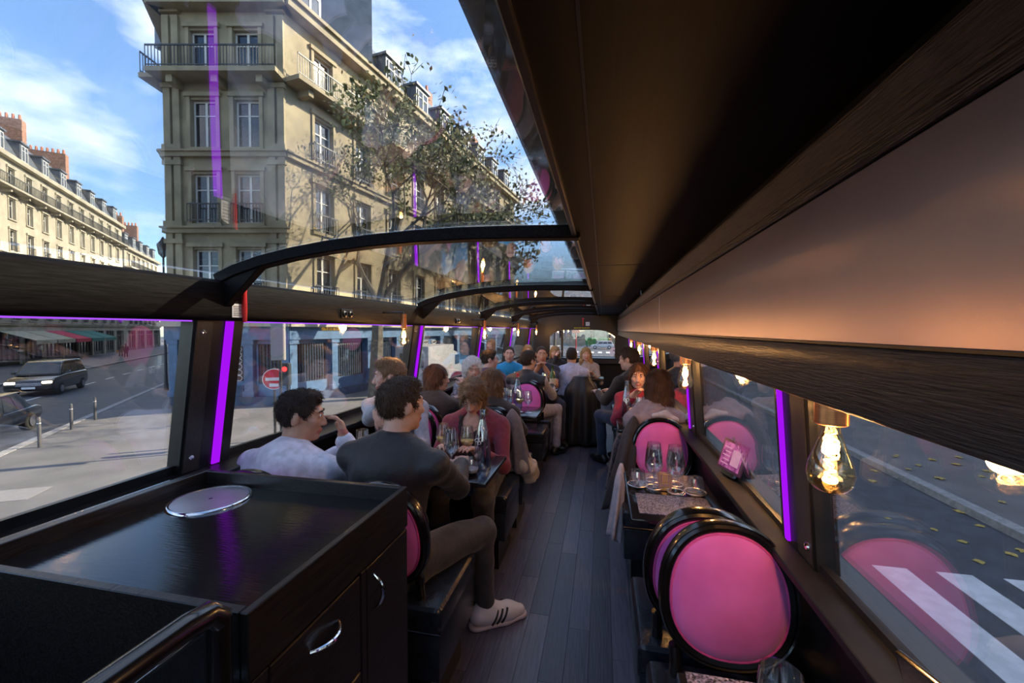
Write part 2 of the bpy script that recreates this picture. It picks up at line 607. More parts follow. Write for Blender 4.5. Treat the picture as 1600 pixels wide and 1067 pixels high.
# ---- the corner building
CL, CR = view_pt(-15.6, 19.0), view_pt(-10.2, 19.0)
FD = (math.sin(R(8.0)), math.cos(R(8.0)))
corner = thing('apartment_building', 'tall limestone corner building with a blue ground floor and iron balconies', 'building', (CL.x, CL.y, ZG))
INV = Matrix.Translation((-CL.x, -CL.y, -ZG))
MC = INV @ frame4(CL, (CR - CL), ZG)
MR = INV @ frame4(CR, FD, ZG)
cw = (CR - CL).length
FL = [(3.5, 2.3, .35), (3.4, 2.2, .35), (3.3, 2.1, .35), (3.1, 1.9, .3)]
GZ = 4.6
top = facade(corner, MC, cw, GZ, FL, 2, M_STONE, 1.15, .75, rails=(0, 1), cornices=(0, 1, 2), balcony=(3,))
facade(corner, MR, 30, GZ, FL, 10, M_STONE, 1.2, .8, rails=(0, 1, 2), cornices=(0, 2), balcony=(3,))
# side balconies turning onto the side street
for zz in (GZ, GZ + 10.2):
    q = MB(MC).box(-.75, 0, -.5, 2.4, zz - .14, zz + .06).build('balcony', M_STONE, corner, smooth=False)
    M2 = MC @ Matrix.Translation((-.7, -.45, 0)) @ Matrix.Rotation(PI / 2, 4, 'Z')
    railing(q, M2, 0, 2.8, zz + .06, .95, 0)
# side street face
SL = INV @ frame4((CL + SDIR * 26), -SDIR, ZG)
facade(corner, SL, 26, GZ, FL, 8, M_STONE, 1.15, .8, cornices=(0, 2))
# pilaster strips on the corner
pl = MB(MC)
for x in (.0, .42, cw - .42 - .3, cw - .3):
    pl.box(x, x + .3, -.13, 0, GZ, top - .3)
    for zz in (GZ, GZ + 3.5, GZ + 6.9, GZ + 10.2):
        pl.box(x - .06, x + .36, -.19, 0, zz + .14, zz + .4)
        pl.box(x - .06, x + .36, -.19, 0, zz + 2.9, zz + 3.1)
pl.build('pilaster', M_STONE, corner, smooth=False)
# main cornice and roof
for Mx, L in ((MC, cw), (MR, 30), (SL, 26)):
    MB(Mx).box(-.3, L + .3, -.6, .3, top - .1, top + .25).box(-.4, L + .4, -.75, .3, top + .25, top + .42).build('cornice', M_STONE, corner, smooth=False)


def mansard(root, Mx, L, z, h=3.2, run=1.6, back=9, dorm=0, m=M_ZINC, dw=1.2):
    rf = MB(Mx).hexa([(0, .1, z), (L, .1, z), (L, back, z), (0, back, z), (0, run, z + h), (L, run, z + h), (L, back, z + h + .8), (0, back, z + h + .8)]).build('roof', m, root, smooth=False)
    for i in range(dorm):
        x = L * (i + .5) / dorm
        MB(Mx).box(x - dw / 2 - .15, x + dw / 2 + .15, .25, 2.2, z + .3, z + 2.3).box(x - dw / 2 - .3, x + dw / 2 + .3, .1, 2.4, z + 2.3, z + 2.45).build('dormer', m, root, smooth=False)
        window_at(root, Mx, x, z + .5, dw, 1.6, .2)
    return rf


mansard(corner, MR, 30, top + .4, dorm=9)
mansard(corner, SL, 26, top + .4, dorm=7)
P3 = [(0.0, .1), (cw, .1)]
MB(MC).hexa([(0, .1, top + .4), (cw, .1, top + .4), (cw + 3, 8, top + .4), (-3, 8, top + .4), (.6, 1.7, top + 3.6), (cw - .6, 1.7, top + 3.6), (cw, 8, top + 4.4), (0, 8, top + 4.4)]).build('roof', M_ZINC, corner, smooth=False)
for t in (6.5, 15.5, 24.5):
    ch = MB(MR).box(t, t + .8, 2.2, 5.4, top + 2.5, top + 5.2).build('chimney', M_BRICK, corner, smooth=False)
    q = MB(MR)
    for j in range(6):
        q.lathe([(.14, top + 5.2), (.11, top + 5.75)], 8, (t + .4, 2.5 + j * .5, 0))
    q.build('chimney_pot', M_POT, ch)


def shop_ground(root, Mx, L, bays, doors=()):
    b = MB(Mx).box(0, L, .35, .8, .14, GZ)
    b.build('wall', M_BLUED, root, smooth=False)
    MB(Mx).box(-.15, L + .15, -.18, .35, 3.15, 3.75).build('fascia', M_BLUE, root, smooth=False)
    MB(Mx).box(-.25, L + .25, -.45, .35, 3.75, 3.95).box(-.2, L + .2, -.3, .35, 3.95, 4.2).build('cornice', M_STONE2, root, smooth=False)
    MB(Mx).box(0, L, -.02, .35, 4.2, GZ + .02).build('band_course', M_STONE, root, smooth=False)
    MB(Mx).box(-.05, L + .05, -.06, .35, .14, .55).build('plinth', M_BLUED, root, smooth=False)
    bw = L / bays
    for i in range(bays + 1):
        x = min(max(i * bw, .17), L - .17)
        MB(Mx).box(x - .2, x + .2, -.1, .35, .55, 3.15).box(x - .26, x + .26, -.15, .35, 2.95, 3.15).box(x - .26, x + .26, -.15, .35, .55, .8).build('pilaster', M_BLUE, root, smooth=False)
    for i in range(bays):
        x0, x1 = i * bw + .24, (i + 1) * bw - .24
        if i in doors:
            xm = (x0 + x1) / 2
            for (a, c) in ((x0, xm - .02), (xm + .02, x1)):
                d = MB(Mx).box(a, c, .12, .24, .2, 3.1).build('door_leaf', M_BLUE, root, smooth=False)
                MB(Mx).box(a + .12, c - .12, .08, .12, .35, 1.05).build('door_panel', M_BLUED, d, smooth=False)
                MB(Mx).box(a + .14, c - .14, .10, .125, 1.25, 2.85).build('pane', M_DARKGLASS, d, smooth=False)
                q = MB(Mx)
                hh = (c - a - .28) / 2
                for r in range(6):
                    zc = 1.38 + r * .265
                    q.tube([((a + c) / 2 + math.cos(w) * hh * .8, .09, zc + math.sin(w) * .12) for w in [k * PI / 6 for k in range(12)]], .018, 4, True)
                q.build('grille', M_FRAME, d)
        else:
            fm = MB(Mx).box(x0, x0 + .09, .1, .34, .55, 3.12).box(x1 - .09, x1, .1, .34, .55, 3.12).box(x0, x1, .1, .34, .55, 1.1).box(x0, x1, .1, .34, 2.95, 3.14).build('shop_window', M_BLUE, root, smooth=False)
            MB(Mx).box(x0 + .05, x1 - .05, .2, .22, 1.05, 3.0).build('pane', M_DARKGLASS, fm, smooth=False)
            q = MB(Mx)
            n = int((x1 - x0) / .16)
            for k in range(1, n):
                xx = x0 + (x1 - x0) * k / n
                q.box(xx - .012, xx + .012, .14, .165, 1.1, 2.95)
            q.build('window_bars', M_BLUED, fm, smooth=False)


shop_ground(corner, MC, cw, 3, doors=(1,))
shop_ground(corner, MR, 30, 11, doors=(4,))
MB(SL).box(0, 26, .0, .5, .1, GZ).build('wall', M_BLUE, corner, smooth=False)

# ---- neighbour of the corner house along the side street; it shades the row opposite
pn = CL + SDIR * 96
n_root = thing('apartment_building', 'limestone neighbour house behind the blue corner along the side street', 'building', (pn.x, pn.y, ZG))
Mn = Matrix.Translation((-pn.x, -pn.y, -ZG)) @ frame4(pn, -SDIR, ZG)
facade(n_root, Mn, 69.5, .1, [(4.5, 2.6, .6)] + FL, 14, M_STONE, 1.2, .8, cornices=(1, 3))
mansard(n_root, Mn, 69.5, top + .1, 3.2, 1.6, 9, 0)
# ---- left row across the side street
RB = FAR0 - SN * 7.7


def row_building(t0, t1, floors, wm, label, bays, dorm, chims, shop=None, roof_h=3.0):
    p = RB + SDIR * t0
    root = thing('apartment_building', label, 'building', (p.x, p.y, ZG))
    Mx = Matrix.Translation((-p.x, -p.y, -ZG)) @ frame4(p, SDIR, ZG)
    L = t1 - t0
    z = facade(root, Mx, L, 4.2, floors, bays, wm, 1.1, .7, rails=(0, 1, 2), cornices=(0, 2), balcony=(len(floors) - 1,))
    MB(Mx).box(-.2, L + .2, -.5, .3, z - .1, z + .35).build('cornice', wm, root, smooth=False)
    mansard(root, Mx, L, z + .3, roof_h, 1.5, 10, dorm, M_ZINC)
    for c in chims:
        ch = MB(Mx).box(c, c + .9, 1.2, 5, z + 1.5, z + roof_h + 3.0).build('chimney', M_BRICK, root, smooth=False)
        q = MB(Mx)
        for j in range(7):
            q.lathe([(.15, z + roof_h + 3.0), (.12, z + roof_h + 3.6)], 8, (c + .45, 1.5 + j * .5, 0))
        q.build('chimney_pot', M_POT, ch)
    # ground floor shops
    nb = max(2, int(L / 4.2))
    bw = L / nb
    MB(Mx).box(0, L, .5, .8, .1, 4.2).build('shop_back', M_SHOP, root, smooth=False)
    MB(Mx).box(0, L, -.05, .5, 3.5, 4.22).build('fascia', wm, root, smooth=False)
    for i in range(nb + 1):
        x = min(max(i * bw, .25), L - .25)
        MB(Mx).box(x - .25, x + .25, -.1, .5, .1, 3.5).build('pier', wm, root, smooth=False)
    for i in range(nb):
        a, c = i * bw + .25, (i + 1) * bw - .25
        fr = MB(Mx)
        for k in range(5):
            x = a + (c - a) * k / 4
            fr.box(x - .04, x + .04, .1, .2, .1, 3.5)
        fr.box(a, c, .1, .2, .1, .6).box(a, c, .1, .2, 2.7, 2.8)
        f_ = fr.build('shop_window', M_IRON, root, smooth=False)
        MB(Mx).box(a, c, .2, .215, .6, 3.4).build('pane', glass_mat('shop_glass', (.8, .85, .85)) if 'shop_glass' not in MATS else MATS['shop_glass'], f_, smooth=False)
        mi = shop(i) if shop else None
        if mi is not None:
            MB(Mx).hexa([(a - .1, -2.6, 2.55), (c + .1, -2.6, 2.55), (c + .1, -.1, 3.45), (a - .1, -.1, 3.45),
                         (a - .1, -2.6, 2.6), (c + .1, -2.6, 2.6), (c + .1, -.1, 3.5), (a - .1, -.1, 3.5)]).box(a - .1, c + .1, -2.62, -2.58, 2.2, 2.58).build('awning', M_AWN[mi], root, smooth=False)
    return root


F6 = [(3.5, 2.2, .4), (3.3, 2.1, .4), (3.2, 2.0, .4), (3.1, 1.9, .35), (3.0, 1.8, .3)]
row_building(29, 84.6, F6, M_STONE2, 'long cream apartment block with awning shops and brick chimneys', 17, 13, (3, 9, 15, 21, 30, 40), lambda i: {5: 0, 6: 0, 7: 1, 8: 2, 9: 2}.get(i))
row_building(85.5, 106, F6[:4], M_STONE2, 'pale apartment house closing the end of the awning shop row', 7, 5, (4, 12))
# house closing the side street
pe = RB + SDIR * 150
e_root = thing('apartment_building', 'distant pale house at the far end of the side street', 'building', (pe.x, pe.y, ZG))
Me = Matrix.Translation((-pe.x, -pe.y, -ZG)) @ frame4(pe, SN, ZG)
ze = facade(e_root, Me, 26, .1, [(4.2, 2.4, .8)] + F6[:4], 8, M_STONE2, 1.1, .8, balcony=(4,), cornices=(1, 3))
mansard(e_root, Me, 26, ze, 2.6, 1.3, 9, 6)

# ---- houses on the sunny side, right of the avenue; they shade the road
pr = Vector((17, 60, 0))
r_root = thing('apartment_building', 'limestone apartment row on the avenue opposite the blue corner', 'building', (pr.x, pr.y, ZG))
Mr = Matrix.Translation((-pr.x, -pr.y, -ZG)) @ frame4(pr, (0, -1), ZG)
zr = facade(r_root, Mr, 90, .1, [(4.2, 2.6, .6)] + F6[:3], 12, M_STONE2, 1.2, .8, cornices=(1, 3))
mansard(r_root, Mr, 90, zr, 3.0, 1.5, 10, 0)

# ---- closing background in front of the bus: embankment wall, pale houses
b_root = thing('apartment_building', 'pale stone terrace far ahead beyond the junction', 'building', (-30, 118, ZG))
Mb = Matrix.Translation((30, -118, 0)) @ frame4((-45, 118), (1, 0), 0)
zb = facade(b_root, Mb, 80, 0, [(4.4, 2.6, .8)] + F6[:3], 18, M_STONE2, 1.3, .9, cornices=(1,))
mansard(b_root, Mb, 80, zb, 3, 1.5, 9, 0)
wl_ = MB().box(-22, 34, 96, 96.6, ZG, ZG + 1.5).box(-22.1, 34.1, 95.9, 96.7, ZG + 1.5, ZG + 1.7)
tag(wl_.build('stone_parapet', M_STONE2, smooth=False), 'long low pale stone parapet across the junction ahead', 'parapet')
M_GREENBIN = mat('green_plastic', (.02, .22, .06), .5)
for x, lab in ((-2.6, 'green wheeled bin beside the parapet nearer the red post'), (.3, 'green wheeled bin beside the parapet behind the white car')):
    t = thing('waste_bin', lab, 'bin', (x, 92, ZG), group='green bins by the parapet')
    MB().hexa([(-1, -.5, .2), (1, -.5, .2), (1, .5, .2), (-1, .5, .2), (-1.15, -.6, 1.6), (1.15, -.6, 1.6), (1.15, .6, 1.6), (-1.15, .6, 1.6)]).build('body', M_GREENBIN, t, bevel=.04)
    MB().prism([(-.65, 1.6), (.65, 1.6), (.4, 1.85), (-.4, 1.85)], -1.2, 1.2, 'x').build('lid', M_GREENBIN, t, bevel=.03)
    for sx in (-.8, .8):
        MB().lathe([(.2, -.08), (.2, .08)], 12, (sx, -.3, .2), 'x').build('wheel', M_IRON, t)
t = thing('sign_post', 'tall red post standing at the junction ahead of the bus', 'sign', (-5.0, 80, ZG))
MB().tube([(0, 0, 0), (0, 0, 5.2)], .11, 8).build('pole', M_RED, t)
MB().box(-.75, .75, -.12, .12, 3.0, 3.8).build('panel', M_RED, t, bevel=.02)


# ---- cars
def car(name, label, loc, rotz, paint, suv=True, L=4.5, W=1.85, H=1.65, light=None, tail=False):
    t = thing(name, label, 'car', loc, rotz)
    w = W / 2
    h0 = .34
    hb = H * (.60 if suv else .58)
    side = [(-L / 2, h0 + .1), (-L / 2 + .06, hb * .95), (-L * .42, hb + .03), (L * .16, hb), (L * .42, hb * .88), (L / 2, hb * .70), (L / 2, h0), (L * .42, h0 - .06), (-L * .42, h0 - .06)]
    body = MB()
    # loft of side profile, narrower at the top edge by bevel
    body.prism([(y, z) for y, z in side], -w, w, 'x')
    body.build('body', paint, t, bevel=.15, seg=4, angle=60)
    roof = [(-L * .46 if suv else -L * .36, hb), (-L * .40 if suv else -L * .25, H - .04), (-L * .30, H), (L * .06, H - .02), (L * .12, H - .09), (L * .29, hb)]
    top_ = MB()
    n = len(roof)
    vs = []
    for sx in (-1, 1):
        for (y, z) in roof:
            k = (z - hb) / (H - hb)
            vs.append((sx * (w * .95 - .20 * k), y, z - .02))
    top_._add(vs, [tuple(range(n))[::-1], tuple(range(n, 2 * n))] + [(i, (i + 1) % n, n + (i + 1) % n, n + i) for i in range(n)])
    top_.build('cabin', paint, t, bevel=.04, seg=2, angle=60)
    # glass, slightly proud
    def lerp(p, q, s):
        return (p[0] + (q[0] - p[0]) * s, p[1] + (q[1] - p[1]) * s)
    zs0, zs1 = hb + .05, H - .10
    def yz(front, z):
        a, b = (roof[-1], roof[-2]) if front else (roof[0], roof[1])
        s = (z - a[1]) / (b[1] - a[1])
        return a[0] + (b[0] - a[0]) * s
    def half(z):
        return w * .95 - .20 * (z - hb) / (H - hb)
    for sx in (-1, 1):
        y0a, y1a = yz(False, zs0) + .12, yz(True, zs0) - .15
        y0b, y1b = yz(False, zs1) + .12, yz(True, zs1) - .12
        for (s0, s1) in ((0, .30), (.33, .63), (.66, 1.0)):
            q = [(sx * (half(zs0) + .012), y0a + (y1a - y0a) * s0, zs0 - .02), (sx * (half(zs0) + .012), y0a + (y1a - y0a) * s1, zs0 - .02),
                 (sx * (half(zs1) + .012), y0b + (y1b - y0b) * s1, zs1 - .02), (sx * (half(zs1) + .012), y0b + (y1b - y0b) * s0, zs1 - .02)]
            p = [(x - sx * .03, y, z) for x, y, z in q]
            MB().hexa(p + q).build('side_window', M_DARKGLASS, t, smooth=False)
    for front in (True, False):
        sg = 1 if front else -1
        q = [(-half(zs0) + .08, yz(front, zs0) + sg * .012, zs0), (half(zs0) - .08, yz(front, zs0) + sg * .012, zs0), (half(zs1) - .08, yz(front, zs1) + sg * .012, zs1), (-half(zs1) + .08, yz(front, zs1) + sg * .012, zs1)]
        p = [(x, y - sg * .04, z - .01) for x, y, z in q]
        MB().hexa(p + q).build('windscreen', M_DARKGLASS, t, smooth=False)
    tyre = mat('tyre_rubber', (.012, .012, .013), .8)
    for sx in (-1, 1):
        for y in (-L * .30, L * .31):
            wh = MB().lathe([(.18, -.11), (.31, -.115), (.335, -.08), (.335, .08), (.31, .115), (.18, .11)], 20, (sx * (w - .1), y, .335), 'x').build('wheel', tyre, t)
            MB().lathe([(.19, -.02), (.16, .03), (.05, .04), (0, .04)], 12, (sx * (w - .1) + (.085 if sx > 0 else -.125), y, .335), 'x').build('hub_cap', M_STEEL, wh)
    if light is None:
        light = M_WHITE
    for sx in (-1, 1):
        MB().box(sx * w * .72 - .2, sx * w * .72 + .2, L / 2 - .10, L / 2 + .015, hb * .62, hb * .74).build('headlight', light, t, bevel=.03)
        MB().box(sx * w * .80 - .12, sx * w * .80 + .12, -L / 2 - .015, -L / 2 + .08, hb * .70, hb * .90).build('tail_light', M_RED, t, bevel=.02)
        MB().box(sx * (w + .02), sx * (w + .2), L * .17, L * .21, hb + .02, hb + .16).build('wing_mirror', paint, t, bevel=.03)
    MB().box(-.5, .5, L / 2 - .05, L / 2 + .012, hb * .52, hb * .66).build('grille', M_CHROME if suv else M_IRON, t, bevel=.01)
    MB().box(-.26, .26, L / 2 - .02, L / 2 + .03, hb * .38, hb * .48).build('number_plate', M_WHITE, t)
    return t


M_CARBLACK = mat('black_car_paint', (.012, .012, .014), .14, coat=.8, var=.1)
M_CARBLUE = mat('dark_blue_car_paint', (.02, .045, .12), .18, coat=.8, var=.1)
M_CARWHITE = mat('white_car_paint', (.75, .75, .76), .25, coat=.6, var=.03)
M_HEAD = emit_mat('lit_headlight', (1, .82, .5), 3.0)
hd = math.atan2(-(-SDIR).x, (-SDIR).y)
c1 = at_z(78, 612, ZG)
car('suv_car', 'black suv with lit headlights driving down the side street', (c1.x, c1.y, ZG), hd, M_CARBLACK, True, 4.5, 1.95, 1.86, M_HEAD)
c2 = at_z(-48, 690, ZG)
car('saloon_car', 'dark car at the kerb of which only the tail shows by the bollards', (c2.x, c2.y, ZG), hd, M_CARBLACK, False, 4.4, 1.8, 1.42)
c3 = at_z(941, 545.0, ZG)
car('hatchback_car', 'white car parked sideways by the parapet ahead', (c3.x, c3.y, ZG), PI / 2, M_CARWHITE, True, 4.3, 1.8, 1.55)
c4 = at_z(971, 559.5, ZG)
car('hatchback_car', 'blue car coming towards the bus on the avenue ahead', (c4.x, c4.y, ZG), PI, M_CARBLUE, True, 4.0, 1.75, 1.5, M_HEAD)
# white van parked along the blue shops
vt = thing('delivery_van', 'white box van parked along the blue shop fronts', 'van', (-10.3, 24.0, ZG), 0)
M_VAN = mat('off_white_van_paint', (.30, .30, .31), .35, var=.05)
MB().box(-1.0, 1.0, -2.8, 1.2, .55, 2.7).build('cargo_box', M_VAN, vt, bevel=.08, seg=2)
MB().prism([(1.25, .5), (3.0, .5), (3.0, 1.15), (2.5, 1.35), (1.9, 2.2), (1.25, 2.3)], -.95, .95, 'x').build('cab', M_VAN, vt, bevel=.07, seg=2)
MB().box(.96, .99, 1.5, 2.2, 1.4, 2.0).build('side_window', M_DARKGLASS, vt)
MB().box(-.7, .7, -2.84, -2.8, 1.5, 2.3).build('rear_window', M_DARKGLASS, vt)
for sx in (-1, 1):
    for y in (-1.8, 2.0):
        MB().lathe([(.2, -.12), (.36, -.11), (.36, .11), (.2, .12)], 16, (sx * .85, y, .36), 'x').build('wheel', M_IRON, vt)

# ---- bollards, sign, lamp
boll = None
for (u, v, lab) in ((62, 699, 'slim grey bollard closest to the parked dark car'), (112, 671, 'slim grey bollard in the middle of the row of three'), (149, 656, 'slim grey bollard of the row farthest down the side street')):
    p = at_z(u, v, ZG + .13)
    t = thing('bollard', lab, 'bollard', (p.x, p.y, ZG + .13), group='bollards along the kerb')
    MB().lathe([(.045, 0), (.045, .86), (.03, .9), (0, .91)], 12).build('post', mat('grey_bollard_paint', (.07, .068, .075), .5), t)
    MB().lathe([(.048, .70), (.052, .715), (.048, .73)], 12).build('band', M_STEEL, t)
for (u, v, D, lab, s) in ((427, 592, 13.0, 'round red no-entry sign with white bar on a grey pole', .33), (716, 592, 20.0, 'second no-entry sign half hidden behind the window post', .40)):
    p = view_pt((u - 800) / F_PX * D, D)
    zc = CAM_Z + (515 - v) / F_PX * D
    t = thing('no_entry_sign', lab, 'sign', (p.x, p.y, ZG + .13), YAW + R(18 if s < .35 else 10))
    zz = zc - ZG - .13
    MB().tube([(0, .05, 0), (0, .05, zz + .35)], .04, 8).build('pole', M_POST, t)
    MB().lathe([(s, 0), (s, .02)], 32, (0, 0, zz), 'y').build('rim', M_WHITE, t)
    MB().lathe([(s * .93, -.004), (s * .93, .0)], 32, (0, 0, zz), 'y').build('disc', M_RED, t)
    MB().box(-s * .72, s * .72, -.010, -.004, zz - s * .15, zz + s * .15).build('bar', M_WHITE, t)
    if s < .35:
        MB().box(-.13, .13, -.009, -.004, zz - s * .72, zz - s * .42).build('sticker', M_WHITE, t)
p = view_pt((434 - 800) / F_PX * 12.4, 12.4)
t = thing('street_cabinet', 'tall grey metal sign box above the no-entry sign', 'sign', (p.x, p.y, ZG + .13), YAW)
MB().tube([(0, .12, 0), (0, .12, 3.6)], .045, 8).build('pole', M_POST, t)
MB().box(-.20, .20, -.05, .09, 2.56, 3.80).build('box', mat('grey_metal_box', (.22, .21, .21), .6), t, bevel=.02)
p = view_pt((446 - 800) / F_PX * 12.8, 12.8)
t = thing('traffic_light', 'small black traffic light showing red beside the no-entry sign', 'traffic light', (p.x, p.y, ZG + .13), YAW)
MB().tube([(0, .1, 0), (0, .1, 2.35)], .05, 8).build('pole', M_IRON, t)
MB().box(-.13, .13, -.08, .1, 1.75, 2.45).build('housing', M_IRON, t, bevel=.03)
MB().lathe([(.075, 0), (.05, -.03), (0, -.035)], 14, (0, -.08, 2.27), 'y').build('lens', emit_mat('red_signal', (1, .02, .02), 2.0), t)
p = view_pt((258 - 800) / F_PX * 24, 24)
t = thing('street_lamp', 'old iron street lamp at the edge of the corner building', 'lamp', (p.x, p.y, ZG + .13))
MB().tube([(0, 0, 0), (0, 0, 1), (0, 0, 7.6)], [.12, .07, .05], 8).build('pole', M_IRON, t)
MB().lathe([(.05, 7.6), (.22, 7.8), (.3, 8.35), (.12, 8.6), (.03, 8.8)], 8).build('lantern', M_IRON, t)

# ---- pedestrians far down the side street (a few pixels each)
M_COAT = mat('dark_coat', (.02, .02, .025), .8)
M_FARSKIN = mat('skin_far', (.45, .27, .2), .6)
for (u, v, lab) in ((189, 557, 'pedestrian in a dark coat with an orange bag on the side street'), (197, 558, 'pedestrian in a long black coat walking down the side street')):
    p = at_z(u, v, ZG + .13)
    t = thing('person', lab, 'person', (p.x, p.y, ZG + .13), .6)
    q = MB()
    q.grid(lambda a, b: ((.05 + .20 * math.sin(PI * min(1, .25 + b * .75))) * math.cos(2 * PI * a), (.04 + .12 * math.sin(PI * min(1, .25 + b * .75))) * math.sin(2 * PI * a), .55 + b * .93), 12, 9, True)
    for sx in (-1, 1):
        q.tube([(sx * .09, 0, .7), (sx * .1, .06 * sx, .4), (sx * .1, .1 * sx, .03)], [.09, .07, .05], 8)
        q.tube([(sx * .2, 0, 1.4), (sx * .25, 0, 1.1), (sx * .24, .08, .85)], [.065, .05, .04], 8)
    q.lathe([(.0, 1.74), (.06, 1.72), (.09, 1.63), (.08, 1.54), (.045, 1.5), (.045, 1.42)], 10)
    q.build('body', M_COAT, t)
    if 'orange' in lab:
        MB().box(-.42, -.28, -.1, .1, .5, .85).build('bag', mat('orange_bag', (.6, .2, .04), .7), t, bevel=.03)


# ---- trees
def tree(name, label, base, height, spread, seed, leafn, leafs=.16, lm=M_LEAF, trunk_r=.32, fork=.28, levels=5, group=None, lean=(0, 0)):
    rnd = random.Random(seed)
    t = thing(name, label, 'tree', base, group=group)
    q = MB()
    tips = []

    def grow(p, d, ln, r, lev):
        pts, rs = [p.copy()], [r]
        n = 3
        for i in range(n):
            d = (d + Vector((rnd.uniform(-1, 1), rnd.uniform(-1, 1), rnd.uniform(-.4, .7))) * (.13 if lev else .04)).normalized()
            p = p + d * ln / n
            pts.append(p.copy())
            rs.append(r * (1 - .32 * (i + 1) / n))
            if lev >= 2:
                tips.append((p.copy(), lev))
        q.tube(pts, rs, 7 if lev < 2 else (5 if lev < 4 else 3))
        if lev < levels:
            for k in range(3 if lev < 3 else rnd.choice((2, 3))):
                a = rnd.uniform(0, 2 * PI)
                tilt = rnd.uniform(.32, .75) if lev else rnd.uniform(.35, .6)
                o1 = d.orthogonal().normalized()
                o2 = d.cross(o1)
                nd = (d * math.cos(tilt) + (o1 * math.cos(a + k * 2.1) + o2 * math.sin(a + k * 2.1)) * math.sin(tilt) * spread).normalized()
                grow(p, nd, ln * rnd.uniform(.62, .82), max(rs[-1] * .78, .013), lev + 1)

    grow(Vector((0, 0, 0)), Vector((lean[0], lean[1], 1)).normalized(), height * fork, trunk_r, 0)
    q.build('trunk', M_BARK, t)
    lf = MB()
    for i in range(leafn):
        p, lev = rnd.choice(tips)
        if lev < 3:
            continue
        p = p + Vector((rnd.gauss(0, .25), rnd.gauss(0, .25), rnd.gauss(-.05, .2)))
        a = Vector((rnd.gauss(0, 1), rnd.gauss(0, 1), rnd.gauss(0, 1))).normalized()
        b = a.orthogonal().normalized()
        s = leafs * rnd.uniform(.5, 1.2)
        lf._add([p - a * s, p + b * s * .55, p + a * s, p - b * s * .55], [(0, 1, 2, 3)])
    lo = lf.build('leaves', lm, t, smooth=False)
    lo['kind'] = 'stuff'
    return t


pt = view_pt((585 - 800) / F_PX * 21.0, 21.0)
tree('plane_tree', 'big half-bare plane tree in front of the sunlit facade', (pt.x, pt.y, ZG + .1), 18.8, 1.35, 11, 8500, .12, trunk_r=.36, fork=.25, levels=7, lean=(.06, 0))
pt = view_pt((800 - 800) / F_PX * 33, 33)
tree('plane_tree', 'leafier plane tree farther along the avenue pavement', (pt.x - 3.2, pt.y, ZG + .1), 15, 1.0, 23, 7000, .2, trunk_r=.3, fork=.27, levels=6)
for i, (x, y, lab) in enumerate(((-9.9, 62, 'slender bare tree on the kerb ahead seen through the front windscreen'), (-8.6, 76, 'slender bare tree beside the red post ahead'))):
    tree('street_tree', lab, (x, y, ZG), 11, .9, 40 + i, 500, .2, trunk_r=.28, fork=.33, levels=4)
M_HEDGE = mat('green_hedge_leaves', (.07, .16, .04), .7, var=.4, scale=2)
tree('street_tree', 'low green bushy tree right of the parapet', (6.5, 93, ZG), 6, 1.1, 77, 2600, .3, lm=M_HEDGE, trunk_r=.2, fork=.22, levels=4)

# ---- fallen leaves, posts and railing on the right pavement
leaf_me = MB()._add([(0, -.10, 0), (.07, -.03, .012), (.09, .05, .004), (.03, .07, .015), (0, .13, .0), (-.04, .07, .012), (-.09, .04, .006), (-.06, -.03, .01)],
                    [(0, 1, 2, 3), (0, 3, 4, 5), (0, 5, 6, 7)]).mesh('fallen_leaf', smooth=False)
leaf_me.materials.append(M_LEAFY)
rl = random.Random(3)
for i in range(150):
    x, y = rl.uniform(5.2, 11.5), rl.uniform(1.5, 14)
    z = ZG + (.15 if x > 7.25 else .005)
    o = obj('fallen_leaf', leaf_me, None, None, (x, y, z), rl.uniform(0, 6.28))
    sc_ = rl.uniform(.55, 1.15)
    o.scale = (sc_, sc_, sc_)
    tag(o, 'yellow fallen leaf lying outside the right-hand bus windows', 'leaf', 'fallen leaves on the right pavement')
for (x, y, lab) in ((9.2, 7.6, 'grey steel post on the leafy pavement nearer the zebra crossing'), (9.2, 11.2, 'grey steel post on the leafy pavement farther from the zebra crossing')):
    t = thing('bollard', lab, 'bollard', (x, y, ZG + .13))
    MB().lathe([(.05, 0), (.05, 1.0), (.03, 1.05), (0, 1.06)], 10).build('post', M_POST, t)
    MB().lathe([(.056, .8), (.06, .83), (.056, .86)], 10).build('band', M_STEEL, t)
# ------------------------------------------------------------------ the bus shell
Y0, Y1 = -1.6, 10.2
CEIL_Z, CEIL_X = 1.84, -.104
# floor with single planks
fl = struct(MB().box(-1.82, .62, Y0, Y1, -.06, -.012).build('floor', M_PLUM, smooth=False), 'blue-grey plank floor of the bus deck')
rp = random.Random(9)
plank_cache = {}
pw, cols = .105, 14
for c in range(cols):
    x0 = -1.0 + c * pw
    y = Y0 + .02 - rp.uniform(0, .5)
    while y < Y1:
        ln = rp.choice((.75, .9, 1.05))
        a, b = max(y, Y0 + .01), min(y + ln, Y1 - .01)
        if b - a > .05:
            key = (round(b - a, 3), rp.randrange(3))
            if key not in plank_cache:
                plank_cache[key] = MB().box(.0008, pw - .0008, .0008, b - a - .0008, -.012, 0).mesh('plank', smooth=False)
                plank_cache[key].materials.append(M_PLANK[key[1]])
            obj('plank', plank_cache[key], None, fl, (x0, a, 0))
        y += ln

